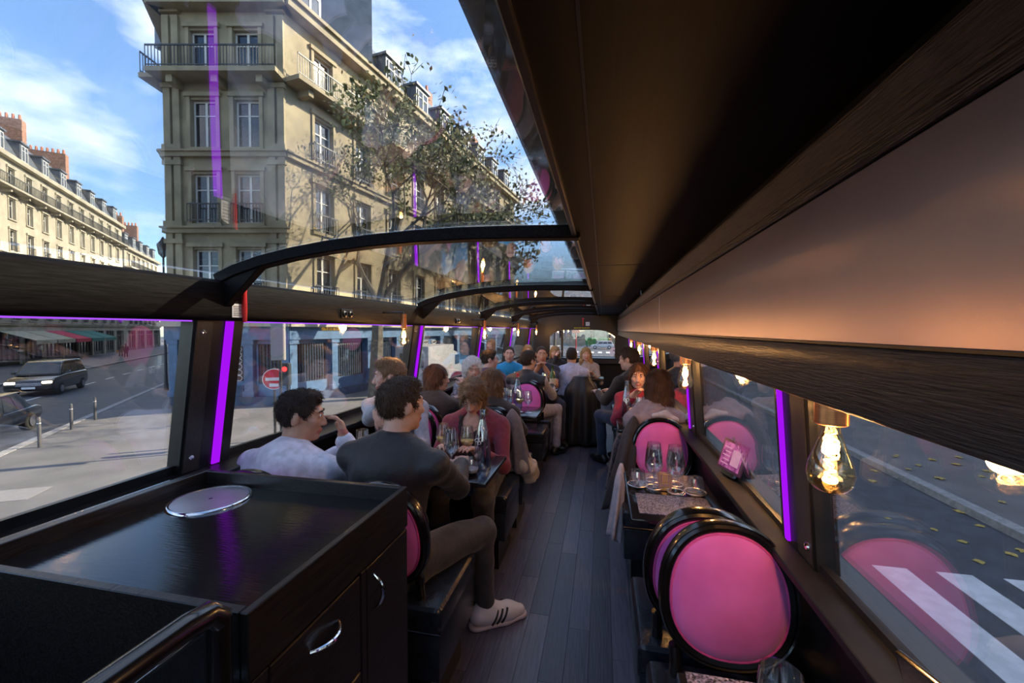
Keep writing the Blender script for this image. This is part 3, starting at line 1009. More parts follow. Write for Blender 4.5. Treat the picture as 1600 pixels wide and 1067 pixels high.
# left wall
SILL_L, TOP_L = (-1.76, .88), (-1.66, 1.55)
wall_l = MB()
wall_l.prism([(-1.84, -.06), (-1.80, -.06), (-1.72, .30), (-1.70, .86), (-1.74, .88), (-1.84, .88)], Y0, Y1, 'y')
wall_l = struct(wall_l.build('wall_left', M_BLACK, smooth=False), 'black lower wall under the left windows')
MB().prism([(-1.60, .855), (-1.60, .885), (-1.765, .90), (-1.765, .855)], Y0, Y1).build('sill', M_BLACKWOOD, wall_l, bevel=.004)
MB().prism([(-1.765, .88), (-1.745, .88), (-1.735, .935), (-1.757, .935)], Y0, Y1).build('gasket', M_BLACK, wall_l)
bm_ = MB().prism([(-1.60, 1.540), (-1.585, 1.56), (-1.585, 1.70), (-1.605, 1.715), (-1.80, 1.715), (-1.80, 1.54)], Y0, Y1).build('beam', M_BEAM, wall_l, bevel=.004)
MB().box(-1.636, -1.630, Y0, Y1, 1.534, 1.5395).build('led_line', M_LEDEDGE, wall_l)
POSTS_L = (-.5, 1.5, 3.5, 5.45, 7.4, 9.35)


def lx(z, off=0.0):
    return SILL_L[0] + (TOP_L[0] - SILL_L[0]) * (z - SILL_L[1]) / (TOP_L[1] - SILL_L[1]) + off


def slab_l(y0, y1, z0, z1, d0, d1):
    b = MB()
    b.hexa([(lx(z0, d0), y0, z0), (lx(z0, d1), y0, z0), (lx(z0, d1), y1, z0), (lx(z0, d0), y1, z0),
            (lx(z1, d0), y0, z1), (lx(z1, d1), y0, z1), (lx(z1, d1), y1, z1), (lx(z1, d0), y1, z1)])
    return b


for yp in POSTS_L:
    po = slab_l(yp - .125, yp + .115, .88, 1.56, -.03, .045).build('post', M_BLACK, wall_l, bevel=.006)
    slab_l(yp - .118, yp - .045, .90, 1.54, .045, .050).build('cover_strip', M_POST, po, bevel=.002)
    slab_l(yp + .016, yp + .050, .90, 1.538, .045, .056).build('led_strip', M_LED, po)
    for zz in (.96, 1.49):
        MB().lathe([(.012, 0), (.010, .005), (0, .007)], 12, (lx(zz, .049), yp - .085, zz), 'x').build('bolt', M_CHROME, po)
edges = [Y0] + [y for y in POSTS_L] + [Y1]
wi = 1
for a, b in zip(edges[:-1], edges[1:]):
    w = slab_l(a + .10, b - .10, .885, 1.555, -.004, .004).build('window_%d' % wi, M_GLASS, smooth=False)
    struct(w, 'large side window pane on the left of the bus')
    if a == 1.5:
        tm = text_mesh('ISSUE DE SECOURS', .026)
        o = obj('lettering', tm, M_YELLOW, w)
        o.matrix_local = Matrix.Translation((lx(1.505, .007), 2.32, 1.505)) @ Matrix.Rotation(PI / 2, 4, 'Z') @ Matrix.Rotation(PI / 2, 4, 'X')
    wi += 1

# curved roof glazing with ribs
ARCH = [(-1.625, 1.712), (-1.53, 1.748), (-1.40, 1.782), (-1.25, 1.808), (-1.08, 1.829), (-.90, 1.843), (-.70, 1.851), (-.50, 1.852), (-.30, 1.847), (-.08, 1.838)]


def arch(off=0.0):
    out = []
    for i, (x, z) in enumerate(ARCH):
        a, b = ARCH[max(i - 1, 0)], ARCH[min(i + 1, len(ARCH) - 1)]
        t = Vector((b[0] - a[0], b[1] - a[1])).normalized()
        out.append((x - t.y * off, z + t.x * off))
    return out


roof = MB()
A0, A1 = arch(.036), arch(.030)
for k, (a, b) in enumerate(zip(edges[:-1], edges[1:])):
    q = MB()
    q.prism(arch(.038) + arch(.030)[::-1], a + .005, b - .005, 'y')
    struct(q.build('window_%d' % wi, M_ROOFGLASS, angle=30), 'curved roof glass pane over the left side of the bus')
    wi += 1
ceil = MB().prism([(CEIL_X, CEIL_Z), (CEIL_X, CEIL_Z + .06), (-.2, 1.96), (.72, 1.96), (.72, CEIL_Z)], Y0, Y1).build('ceiling', M_CEIL, smooth=False)
struct(ceil, 'black laminate ceiling on the right of the bus')
rib_me = MB().prism(arch(.029) + arch(-.018)[::-1], -.028, .028, 'y').mesh('rib', bevel=.004)
rib_me.materials.append(M_BEAM)
gus_me = MB().prism([(-1.60, 1.60), (-1.585, 1.60), (-1.40, 1.765), (-1.42, 1.775), (-1.60, 1.715)], -.02, .02, 'y').mesh('bracket', bevel=.003)
gus_me.materials.append(M_BEAM)
for yp in POSTS_L:
    r_ = obj('rib', rib_me, None, ceil, (0, yp, 0))
    obj('bracket', gus_me, None, r_)
MB().box(CEIL_X - .004, CEIL_X + .012, Y0, Y1, CEIL_Z - .012, CEIL_Z + .06).build('edge_trim', M_BLACKWOOD, ceil, bevel=.003)
MB().box(-.030, -.026, Y0, Y1, CEIL_Z - .0015, CEIL_Z).build('seam', M_BLACK, ceil)
for yy in (.2, 2.25, 4.3, 6.35, 8.4):
    MB().box(CEIL_X + .015, .30, yy, yy + .004, CEIL_Z - .0015, CEIL_Z).build('seam', M_BLACK, ceil)

# right wall: lower wall, sill, posts, glass, locker panels
SILL_R, TOP_R = (.555, .88), (.515, 1.45)
wall_r = MB().prism([(.64, -.06), (.60, -.06), (.575, .30), (.575, .88), (.64, .88)], Y0, Y1).build('wall_right', M_BLACK, smooth=False)
struct(wall_r, 'black lower wall under the right windows')
MB().prism([(.47, .862), (.47, .885), (.56, .893), (.56, .862)], Y0, Y1).build('sill', M_SILL, wall_r, bevel=.003)
MB().prism([(.536, .885), (.556, .885), (.554, .912), (.538, .908)], Y0, Y1).build('gasket', M_BLACK, wall_r)


def rx(z, off=0.0):
    return SILL_R[0] + (TOP_R[0] - SILL_R[0]) * (z - SILL_R[1]) / (TOP_R[1] - SILL_R[1]) - off


def slab_r(y0, y1, z0, z1, d0, d1):
    b = MB()
    b.hexa([(rx(z0, d0), y0, z0), (rx(z0, d1), y0, z0), (rx(z0, d1), y1, z0), (rx(z0, d0), y1, z0),
            (rx(z1, d0), y0, z1), (rx(z1, d1), y0, z1), (rx(z1, d1), y1, z1), (rx(z1, d0), y1, z1)])
    return b


POSTS_R = (-.1, 1.30, 2.68, 4.05, 5.45, 6.9, 8.4)
for yp in POSTS_R:
    po = slab_r(yp - .13, yp + .07, .88, 1.47, -.03, .028).build('post', M_BLACK, wall_r, bevel=.005)
    slab_r(yp - .125, yp - .045, .90, 1.44, .028, .031).build('cover_strip', M_POST, po, bevel=.002)
    slab_r(yp + .008, yp + .028, .90, 1.44, .028, .036).build('led_strip', M_LED, po)
    MB().lathe([(0, -.007), (.009, -.005), (.011, 0)], 12, (rx(.94, .031), yp - .10, .94), 'x').build('bolt', M_CHROME, po)
er = [Y0] + list(POSTS_R) + [Y1]
for a, b in zip(er[:-1], er[1:]):
    struct(slab_r(a + .06, b - .12, .885, 1.46, -.004, .004).build('window_%d' % wi, M_GLASS, smooth=False), 'side window pane on the right of the bus')
    wi += 1
LX = .34
MB().prism([(LX + .004, 1.379), (.70, 1.40), (.70, 1.45), (LX + .03, 1.45), (LX + .03, 1.476), (LX, 1.476), (LX, 1.383)], Y0, Y1).build('band', M_BANDWOOD, wall_r, bevel=.002)
for a, b in ((Y0, -.62), (-.615, 2.73), (2.735, 6.0), (6.005, 9.2), (9.205, Y1)):
    MB().box(LX + .002, LX + .02, a + .001, b - .001, 1.481, 1.718).build('locker_panel', M_PANEL, wall_r, bevel=.0015)
MB().box(LX + .02, LX + .05, Y0, Y1, 1.476, CEIL_Z).build('locker_back', M_BLACK, wall_r)
MB().box(LX - .006, LX + .02, Y0, Y1, 1.720, 1.742).build('moulding', M_BANDWOOD, wall_r, bevel=.004)
MB().prism([(LX + .02, 1.742), (LX - .012, 1.79), (LX - .012, 1.803), (LX + .02, 1.803)], Y0, Y1).build('moulding', M_BANDWOOD, wall_r, bevel=.003)
MB().box(LX + .022, .74, Y0, Y1, 1.45, 1.95).build('locker_shell', M_BLACK, wall_r)
for yy in (3.6, 5.6):
    MB().tube([(LX - .03, yy, 1.79), (LX - .035, yy, 1.83)], .006, 8).build('hook', M_CHROME, wall_r)

# front wall with the windscreen opening, rear wall with a window
fw = MB()
WX0, WX1, WZ0, WZ1 = -1.28, .28, .86, 1.50
fw.box(-1.82, .74, Y1, Y1 + .08, -.06, WZ0)
fw.box(-1.82, WX0, Y1, Y1 + .08, WZ0, 1.96).box(WX1, .74, Y1, Y1 + .08, WZ0, 1.96)
na = 14
for i in range(na):
    xa, xb = WX0 + (WX1 - WX0) * i / na, WX0 + (WX1 - WX0) * (i + 1) / na
    s = lambda x: WZ1 - .16 * abs((x - (WX0 + WX1) / 2) / ((WX1 - WX0) / 2)) ** 5
    fw.hexa([(xa, Y1, s(xa)), (xb, Y1, s(xb)), (xb, Y1 + .08, s(xb)), (xa, Y1 + .08, s(xa)), (xa, Y1, 1.96), (xb, Y1, 1.96), (xb, Y1 + .08, 1.96), (xa, Y1 + .08, 1.96)])
front = struct(fw.build('wall_front', M_BLACK, smooth=False), 'black front wall around the windscreen')
MB().box(-1.5, .45, Y1 - .35, Y1, .70, .845).build('dashboard', M_BLACKWOOD, front, bevel=.02)
struct(MB().box(WX0, WX1, Y1 + .04, Y1 + .048, WZ0, WZ1).build('window_%d' % wi, M_GLASS, smooth=False), 'front windscreen at the far end of the bus')
wi += 1
for x in (WX0 + .28,):
    MB().box(x, x + .05, Y1 + .0, Y1 + .03, WZ0, WZ1 - .02).build('mullion', M_BLACK, front)
o = obj('lettering', text_mesh('ISSUE DE SECOURS', .045), M_YELLOW, front)
o.matrix_local = Matrix.Translation((-.5, Y1 - .006, 1.545)) @ Matrix.Rotation(PI / 2, 4, 'X')
rw = MB()
rw.box(-1.82, .74, Y0 - .08, Y0, -.06, .86).box(-1.82, -1.6, Y0 - .08, Y0, .86, 1.96).box(.45, .74, Y0 - .08, Y0, .86, 1.96).box(-1.6, .45, Y0 - .08, Y0, 1.75, 1.96)
struct(rw.build('wall_back', M_BLACK, smooth=False), 'black rear wall of the deck')
struct(MB().box(-1.6, .45, Y0 - .05, Y0 - .042, .86, 1.75).build('window_%d' % wi, M_GLASS, smooth=False), 'rear window of the deck')
wi += 1

# emergency hammers with their notices
def hammer(label, loc, rot):
    t = thing('emergency_hammer', label, 'hammer', loc, rot)
    MB().tube([(0, 0, 0), (0, 0, .05), (0, 0, .13), (0, 0, .165)], [.008, .011, .010, .012], 10).build('handle', M_RED, t)
    MB().tube([(-.032, 0, .172), (-.018, 0, .172), (.018, 0, .172), (.032, 0, .172)], [.004, .011, .011, .004], 8).build('head', M_RED, t)
    return t


p = at_x(384, 500, -1.565)
hammer('red emergency hammer hanging on the wooden beam by the roof arch', (-1.57, p.y, 1.535), PI / 2)
hammer('red emergency hammer above the front windscreen', (-.47, Y1 - .02, 1.60), 0)


def notice(label, loc, rot, w=.05, h=.06):
    t = thing('notice', label, 'notice', loc, rot)
    MB().box(-w / 2, w / 2, -.002, 0, 0, h).build('card', M_WHITE, t)
    q = MB()
    for k in range(6):
        q.box(-w * .38, w * (.38 if k % 2 else .25), -.0026, -.002, h * (.12 + k * .13), h * (.12 + k * .13) + .004)
    q.build('lines_of_print', mat('grey_print', (.2, .18, .18), .6), t)
    return t


notice('small white printed notice beside the red hammer on the beam', (-1.583, at_x(370, 485, -1.583).y, 1.555), PI / 2)
notice('small white printed notice beside the hammer above the windscreen', (-.36, Y1 - .003, 1.60), 0, .09, .09)
for yy, lab in ((2.35, 'small black air nozzle pair on the beam near the first pendant lamp'), (4.4, 'small black air nozzle pair on the beam near the second pendant lamp')):
    t = thing('air_nozzle', lab, 'nozzle', (-1.583, yy, 1.60))
    for d in (-.03, .03):
        MB().lathe([(.022, 0), (.02, .012), (.012, .016), (.008, .008)], 14, (0, d, 0), 'x').build('ring', M_CHROME if d < -1 else M_BLACK, t)
    MB().box(-.002, .006, -.06, .06, -.03, .03).build('plate', M_BLACKWOOD, t, bevel=.003)


# ------------------------------------------------------------------ pendant lamps
def lamp(label, loc, sock=.035, long_=False, group='filament pendant lamps', power=2.1):
    """loc = top of the socket"""
    t = thing('pendant_lamp', label, 'lamp', loc, group=group)
    sl = .105 if long_ else .045
    r0 = .026 if not long_ else .020
    MB().lathe([(0, 0), (r0, 0), (r0, -sl), (r0 - .003, -sl - .002), (0, -sl - .002)], 20).build('socket', M_COPPER, t)
    z = -sl
    prof = [(r_, z - .87 * d_) for r_, d_ in ((.0135, 0), (.0145, .014), (.018, .030), (.026, .056), (.034, .083), (.0365, .104), (.034, .122), (.025, .135), (.012, .142), (.0005, .1435))]
    MB().lathe(prof, 24).build('bulb', M_BULB, t)
    fil = []
    for i in range(90):
        s = i / 89
        w = 2 * PI * 3.5 * s
        rr = .0125 * math.sin(PI * min(1, s * 1.15 + .12)) ** .6 if s < .8 else .008
        fil.append((rr * math.cos(w), rr * math.sin(w), z - .018 - .080 * s))
    fil2 = [(-a, b, c - .002) for a, b, c in fil]
    MB().tube(fil, .0013, 5).tube(fil2, .0013, 5).build('filament', M_FIL, t)
    MB().tube([(0, 0, z - .005), (0, 0, z - .03)], .004, 8).build('stem', M_TABLEGLASS, t)
    ld = bpy.data.lights.new('bulb_light', 'POINT')
    ld.energy = power
    ld.color = (1.0, .58, .28)
    ld.shadow_soft_size = .02
    lo = bpy.data.objects.new('bulb_light', ld)
    COL.objects.link(lo)
    lo.parent = t
    lo.location = (0, 0, z - .07)
    return t


for i, (u, y_, lab) in enumerate(((1298, .84, 'large glowing filament lamp over the table with the pink back-to-back chairs'), (1062, 2.18, 'glowing filament lamp above the tablet on the window sill'),
                                  (1018, 3.46, 'glowing filament lamp above the woman in the red sweater'), (997, 4.85, 'glowing filament lamp above the man in the black jacket'),
                                  (985, 6.2, 'glowing filament lamp on the right beyond the man in the black jacket'))):
    lamp(lab, (.398, y_, 1.379), group='filament lamps under the right lockers')
for i, (y_, lab) in enumerate(((2.80, 'filament pendant lamp above the man in the grey hoodie'), (4.92, 'filament pendant lamp above the white-haired woman'),
                               (7.0, 'filament pendant lamp above the man in the bright blue shirt'), (9.0, 'filament pendant lamp closest to the front windscreen on the left'))):
    lamp(lab, (-1.42, y_, 1.615), long_=True, group='filament lamps along the left beam')
    t = [o for o in COL.objects if o.name.startswith('pendant_lamp') and o.parent is None][-1]
    MB().tube([(0, 0, 0), (0, 0, .012), (-.17, 0, .012)], .007, 8).build('arm', M_BLACK, t)
# ------------------------------------------------------------------ seating
def oval(a, b, n=40, p=2.25, z=0.0):
    out = []
    for k in range(n):
        w = 2 * PI * k / n
        c, s = math.cos(w), math.sin(w)
        x = a * math.copysign(abs(c) ** (2 / p), c)
        y = b * math.copysign(abs(s) ** (2 / p), s)
        out.append((x * (1 - .06 * y / b), y))
    return out


def medallion_meshes():
    a, b = .184, .205
    fr = MB()
    sec = [(-.030, .010), (-.026, .020), (-.012, .024), (-.004, .018), (.0, .021), (.004, .010), (.004, -.010), (.0, -.021), (-.004, -.018), (-.012, -.024), (-.026, -.020), (-.030, -.010)]
    n = 48
    ov = oval(a, b, n)
    vs, fs = [], []
    for (x, z) in ov:
        r = math.hypot(x, z)
        for (dr, dy) in sec:
            k = (r + dr) / r
            vs.append((x * k, dy, z * k))
    m = len(sec)
    for i in range(n):
        j = (i + 1) % n
        for k in range(m):
            fs.append((i * m + k, i * m + (k + 1) % m, j * m + (k + 1) % m, j * m + k))
    fr._add(vs, fs)
    pad = MB()
    ov2 = oval(a - .026, b - .026, n)
    rings = [(1.0, .004), (1.0, .016), (.95, .026), (.8, .034), (.5, .040), (.2, .042)]
    for sg in (-1, 1):
        vs, fs = [], []
        for (k, y) in rings:
            vs += [(x * k, sg * y, z * k) for x, z in ov2]
        vs.append((0, sg * .0425, 0))
        for q in range(len(rings) - 1):
            for i in range(n):
                fs.append((q * n + i, q * n + (i + 1) % n, (q + 1) * n + (i + 1) % n, (q + 1) * n + i))
        c = len(vs) - 1
        o = (len(rings) - 1) * n
        for i in range(n):
            fs.append((o + i, o + (i + 1) % n, c))
        pad._add(vs, fs)
    pip = MB()
    for sg in (-1, 1):
        pip.tube([(x * .985, sg * .0215, z * .985) for x, z in ov2], .004, 6, True)
    st = MB()
    st.tube([(0, 0, -.165), (.0, 0, -.215), (.0, .004, -.265)], [.020, .018, .020], 8)
    out = []
    for nm, q, m_ in (('back_frame', fr, M_LACQUER), ('back_cushion', pad, M_VELVET), ('piping', pip, M_PIPING), ('back_stile', st, M_LACQUER)):
        me = q.mesh(nm, angle=50)
        me.materials.append(m_)
        out.append(me)
    return out


MED = medallion_meshes()


def add_back(root, x, y, z, lean):
    """medallion back; lean > 0 tips its top towards +y"""
    Mx = Matrix.Translation((x, y, z)) @ Matrix.Rotation(-lean, 4, 'X')
    fr = obj('back_frame', MED[0], None, root)
    fr.matrix_local = Mx
    for sx in (-.14, .14):
        obj('back_stile', MED[3], None, fr, (sx, 0, 0))
    pd = obj('back_cushion', MED[1], None, root)
    pd.matrix_local = Mx
    obj('piping', MED[2], None, pd)


SEAT = .48


def bench(label, x0, x1, y0, y1, backs, back_y, lean, group=None):
    """leather box bench with medallion backs"""
    cx, cy = (x0 + x1) / 2, (y0 + y1) / 2
    t = thing('bench_seat', label, 'bench', (cx, cy, 0), group=group)
    w, d = (x1 - x0) / 2, (y1 - y0) / 2
    MB().box(-w + .05, w - .06, -d + .05, d - .05, 0, .20).build('plinth', M_BLACK, t)
    MB().box(-w + .008, w - .008, -d + .008, d - .008, .20, .375).build('seat_box', M_LEATHER, t, bevel=.008, seg=2)
    n = len(backs)
    # cushion with soft edges
    MB().box(-w, w, -d, d, .378, SEAT).build('seat_cushion', M_LEATHER, t, bevel=.028, seg=3)
    MB().tube([(-w + .004, -d + .004, .384), (w - .004, -d + .004, .384), (w - .004, d - .004, .384), (-w + .004, d - .004, .384)], .004, 6, True).build('piping', M_LEATHER, t)
    for bx in backs:
        add_back(t, bx - cx, back_y - cy, .731, lean)
    return t


def table(label, x0, x1, y0, y1, legs='left'):
    cx, cy = (x0 + x1) / 2, (y0 + y1) / 2
    t = thing('dining_table', label, 'table', (cx, cy, 0))
    w, d = (x1 - x0) / 2, (y1 - y0) / 2
    MB().box(-w, w, -d, d, .722, .75).build('table_top', M_TABLE, t, bevel=.012, seg=2)
    MB().box(-w * .85, w * .85, -.035, .035, .69, .722).build('support_rail', M_BLACK, t)
    MB().tube([(0, 0, .02), (0, 0, .69)], .03, 12).build('table_leg', M_BLACK, t)
    MB().lathe([(.16, 0), (.16, .012), (.04, .025), (.03, .03)], 20).build('foot_plate', M_BLACK, t)
    return t


LXA, LXB = -1.66, -.57
LEFT = (1.38, 2.98, 4.62, 6.28)
XA, XW = -.81, -1.38
names = ('the tray cabinet', 'the woman in burgundy', 'the white-haired woman', 'the blue-shirted man')
NEARL = ['black leather bench behind the tray cabinet under the two men facing forward',
         'black leather bench behind the burgundy woman, under the person in black cardigan',
         'black leather bench under the man in grey and black jacket',
         'black leather bench behind the man in the navy shirt']
FARL = ['black leather bench under the burgundy woman and the hoodie man',
        'black leather bench with an empty pink back beside the white-haired woman',
        'black leather bench under the bright blue and navy shirted men',
        'black leather bench under the blonde women near the windscreen']
TABL = ['black table crowded with wine glasses between the hoodie man and the men facing him', 'black table before the white-haired woman', 'black table before the man in the bright blue shirt', 'black table before the blonde women']
for i, y0 in enumerate(LEFT):
    bench(NEARL[i], LXA, LXB, y0 + .012, y0 + .45, (XW, XA), y0 + .035, R(-7))
    bench(FARL[i], LXA, LXB, y0 + 1.06, y0 + 1.5, (XW, XA), y0 + 1.475, R(7))
    table(TABL[i], -1.60, -.555, y0 + .56, y0 + 1.02)

RXA, RXB = .115, .535
NEARR = ['black leather bench whose pink back faces the bench nearer the handrail', 'black leather bench under the woman in the lilac jacket', 'black leather bench under the man in the black jacket', 'black leather bench right of the aisle by the windscreen']
FARR = ['black leather bench with pink back and a coat hung over it', 'black leather bench under the woman in the red sweater', 'black leather bench behind the man in the black jacket']
TABR = ['black table with glitter placemats, four empty glasses and a tablet', 'black table with a blue water bottle by the woman in red', 'black table beyond the man in the black jacket']
bench('black leather bench with the large pink medallion back in full view', RXA + .02, RXB, .90, 1.335, (.356,), 1.30, R(5))
for i, y0 in enumerate((1.36, 2.88, 4.42)):
    bench(NEARR[i], RXA, RXB, y0 + .012, y0 + .42, (.322,), y0 + .05, R(-5))
    bench(FARR[i], RXA, RXB, y0 + 1.04, y0 + 1.45, (.365,), y0 + 1.42, R(5))
    table(TABR[i], .112, .50, y0 + .34, y0 + .92)
table('black table with a glitter placemat and a wine glass beside the handrail end', .16, .50, .30, .955)

# placemats
for (x, y, z, lab) in ((.30, 1.99 - .13, .752, 'black glitter placemat in front of the back-to-back pink chairs'), (.30, 2.15, .752, 'black glitter placemat behind the row of empty glasses'),
                       (.33, .845, .752, 'black glitter placemat on the table beside the large pink back')):
    o = MB().box(-.15, .15, -.105, .105, 0, .003).build('placemat', M_MATPAD, None, (x, y, z - .0015), smooth=False)
    tag(o, lab, 'placemat')

# ------------------------------------------------------------------ tray cabinet and handrail
CZ = .99
cab = thing('tray_cabinet', 'black oak service cabinet with a rimmed top, a drawer and a door', 'cabinet', (-1.0, .93, 0))
def cb(x0, x1, y0, y1, z0, z1):
    return (x0 + 1.0, x1 + 1.0, y0 - .93, y1 - .93, z0, z1)
CX0, CX1, CY0, CY1 = -1.585, -.62, .615, 1.24
MB().box(*cb(CX0 + .02, CX1 - .02, CY0 + .02, CY1 - .02, 0, CZ - .055)).build('body', M_BLACKWOOD, cab)
MB().box(*cb(CX0 + .02, CX1 - .02, CY0 + .02, CY1 - .02, CZ - .055, CZ - .045)).build('counter_top', M_COUNTER, cab)
MB().box(*cb(-1.43, -1.40, CY0, CY1, CZ - .075, CZ)).build('rim_board', M_BLACKWOOD, cab, bevel=.002)
MB().box(*cb(-1.585, -1.432, CY0, CY1, CZ - .085, CZ - .06)).build('rear_ledge', M_BLACKWOOD, cab, bevel=.002)
MB().box(*cb(-1.40, CX1 - .019, CY1 - .02, CY1, 0, CZ)).build('rim_board', M_BLACKWOOD, cab, bevel=.002)
MB().box(*cb(CX0, CX1 - .019, CY0, CY0 + .02, 0, CZ)).build('end_panel', M_BLACKWOOD, cab, bevel=.002)
MB().box(*cb(CX1 - .018, CX1, CY0, CY1, CZ - .13, CZ)).build('rim_board', M_BLACKWOOD, cab, bevel=.002)
MB().box(*cb(CX1 - .018, CX1, CY0, CY0 + .045, 0, CZ - .133)).build('stile', M_BLACKWOOD, cab, bevel=.002)
MB().box(*cb(CX1 - .018, CX1, .972, .995, 0, CZ - .133)).build('stile', M_BLACKWOOD, cab, bevel=.002)
def arc_handle(parent, p, axis, L=.096, out=.028):
    pts = []
    for k in range(13):
        s = k / 12
        d = (s - .5) * L
        o_ = out * math.sin(PI * s) ** .8
        pts.append((p[0] + o_, p[1] + (d if axis == 'y' else 0), p[2] + (d if axis == 'z' else 0)))
    rs = [.0035 + .002 * math.sin(PI * k / 12) for k in range(13)]
    return MB().tube(pts, rs, 8).build('handle', M_CHROME, parent)
for (z0, z1, hz) in ((.60, .853, .79), (.30, .595, None), (.02, .295, None)):
    d = MB().box(*cb(CX1 - .018, CX1 - .001, CY0 + .049, .969, z0, z1)).build('drawer', M_BLACKWOOD, cab, bevel=.003)
    if hz:
        arc_handle(d, (CX1 + 1.0 - .001, .825 - .93, .795), 'y', .10)
d = MB().box(*cb(CX1 - .018, CX1 - .001, .999, CY1 - .002, .02, .853)).build('door', M_BLACKWOOD, cab, bevel=.003)
arc_handle(d, (CX1 + 1.0 - .001, 1.035 - .93, .77), 'z', .10)
disc = thing('steel_waste_lid', 'round steel lid with a dimpled centre set in the cabinet top', 'lid', (-1.245, 1.10, CZ - .0445))
MB().lathe([(0, -.006), (.010, -.006), (.012, -.002), (.030, .0015), (.034, .006), (.102, .0055), (.106, .006)], 48).build('plate', M_STEEL, disc, angle=60)
MB().lathe([(.107, .0), (.107, .007), (.111, .0085), (.116, .007), (.118, .0)], 48).build('rim', M_CHROME, disc, angle=60)
MB().lathe([(.0, -.004), (.006, -.004), (.006, .006), (.0, .007)], 12).build('knob', M_CHROME, disc)
hr = thing('handrail', 'glossy black tubular stair handrail joining the cabinet corner', 'rail', (-.645, .58, 0))
MB().tube([(0, 0, 1.0), (-.0, -.02, 1.022), (0, -.06, 1.027), (0, -1.5, 1.027)], .021, 16).build('rail', M_LACQUER, hr)
MB().tube([(0, 0, 0), (0, 0, 1.01)], .020, 14).build('post', M_LACQUER, hr)
MB().tube([(0, -.02, .84), (0, -1.5, .84)], .014, 12).build('rail', M_LACQUER, hr)
MB().box(-.005, .003, -1.45, -.03, .86, 1.0).build('glass_panel', M_GLASS, hr)
for zz in (.84, .40):
    MB().lathe([(.026, -.014), (.028, 0), (.026, .014)], 14, (0, 0, zz)).build('clamp', M_CHROME, hr)


# ------------------------------------------------------------------ tableware
def wine_glass_mesh():
    outer = [(.0, 0), (.034, .0), (.034, .002), (.012, .006), (.0045, .012), (.0038, .055), (.006, .070), (.022, .082), (.036, .100), (.041, .118), (.039, .140), (.034, .172), (.031, .198)]
    inner = [(.0300, .198), (.033, .172), (.038, .140), (.040, .118), (.035, .102), (.021, .085), (.0, .078)]
    return MB().lathe(outer + inner, 20).mesh('bowl_and_stem', angle=70)


def tumbler_mesh():
    outer = [(0, 0), (.026, 0), (.036, .016), (.040, .036), (.036, .062), (.031, .088)]
    inner = [(.030, .088), (.035, .062), (.0385, .036), (.034, .018), (0, .012)]
    return MB().lathe(outer + inner, 20).mesh('glass_body', angle=70)


WG, TG = wine_glass_mesh(), tumbler_mesh()
WG.materials.append(M_TABLEGLASS)
TG.materials.append(M_TABLEGLASS)
WINE = MB().lathe([(0, .0795), (.020, .0855), (.0345, .1025), (.0385, .115), (0, .115)], 18).mesh('white_wine')
WINE.materials.append(mat('white_wine', (.75, .58, .16), .05, var=.05, spec=.6))
WATER = MB().lathe([(0, .0125), (.033, .0185), (.037, .034), (0, .034)], 18).mesh('water')
WATER.materials.append(mat('water_in_glass', (.55, .55, .60), .05, var=.05))


def glass(kind, label, x, y, z=.75, fill=False, group=None, s=1.0):
    t = thing('wine_glass' if kind == 'w' else 'tumbler', label, 'glass', (x, y, z), group=group)
    obj('bowl' if kind == 'w' else 'cup', WG if kind == 'w' else TG, None, t)
    if fill:
        obj('drink', WINE if kind == 'w' else WATER, None, t)
    t.scale = (s, s, s)
    return t


# right table: four glasses in a holder with its emblem plate
glass('t', 'empty tumbler at the aisle end of the glass holder', .165, 2.03)
glass('w', 'empty wine glass in the holder next to the aisle tumbler', .237, 2.03, group='wine glasses in the holder')
glass('w', 'empty wine glass in the holder behind the aisle one', .248, 2.125, group='wine glasses in the holder')
glass('w', 'empty wine glass in the holder next to the window tumbler', .330, 2.00, group='wine glasses in the holder')
glass('w', 'empty wine glass in the holder behind the window one', .342, 2.095, group='wine glasses in the holder')
glass('t', 'empty tumbler at the window end of the glass holder', .410, 1.985)
ho = thing('glass_holder', 'pale acrylic glass holder with a gold emblem plate', 'holder', (.287, 2.035, .75))
MB().hexa([(-.028, -.012, 0), (.028, -.012, 0), (.028, .0, 0), (-.028, .0, 0), (-.036, .006, .082), (.036, .006, .082), (.036, .014, .082), (-.036, .014, .082)]).build('plate', mat('rose_acrylic', (.42, .25, .22), .25), ho, bevel=.002)
q = MB()
for pts in ([(-.024, .074), (.024, .074), (.020, .02), (-.020, .02)], ):
    q.tube([(x, -.012 + z * .22 - .002, z) for x, z in pts], .0016, 6, True)
for x in (-.010, -.0035, .0035, .010):
    q.tube([(x, -.012 + .068 * .22 - .002, .068), (x * .9, -.012 + .036 * .22 - .002, .036)], .0014, 6)
q.tube([(-.014, -.010, .034), (.014, -.010, .034)], .0016, 6)
q.box(-.017, .017, -.0155, -.010, .004, .017)
q.build('emblem', M_GOLD, ho)
q = MB()
for (x, y) in ((-.122, -.005), (.123, -.05)):
    q.tube([(x + .045 * math.cos(k * PI / 12), y + .045 * math.sin(k * PI / 12), .022) for k in range(24)], .003, 6, True)
for (x, y) in ((-.05, -.005), (-.039, .09), (.043, -.035), (.055, .06)):
    q.tube([(x + .036 * math.cos(k * PI / 12), y + .036 * math.sin(k * PI / 12), .012) for k in range(24)], .003, 6, True)
q.build('ring', M_STEEL, ho)


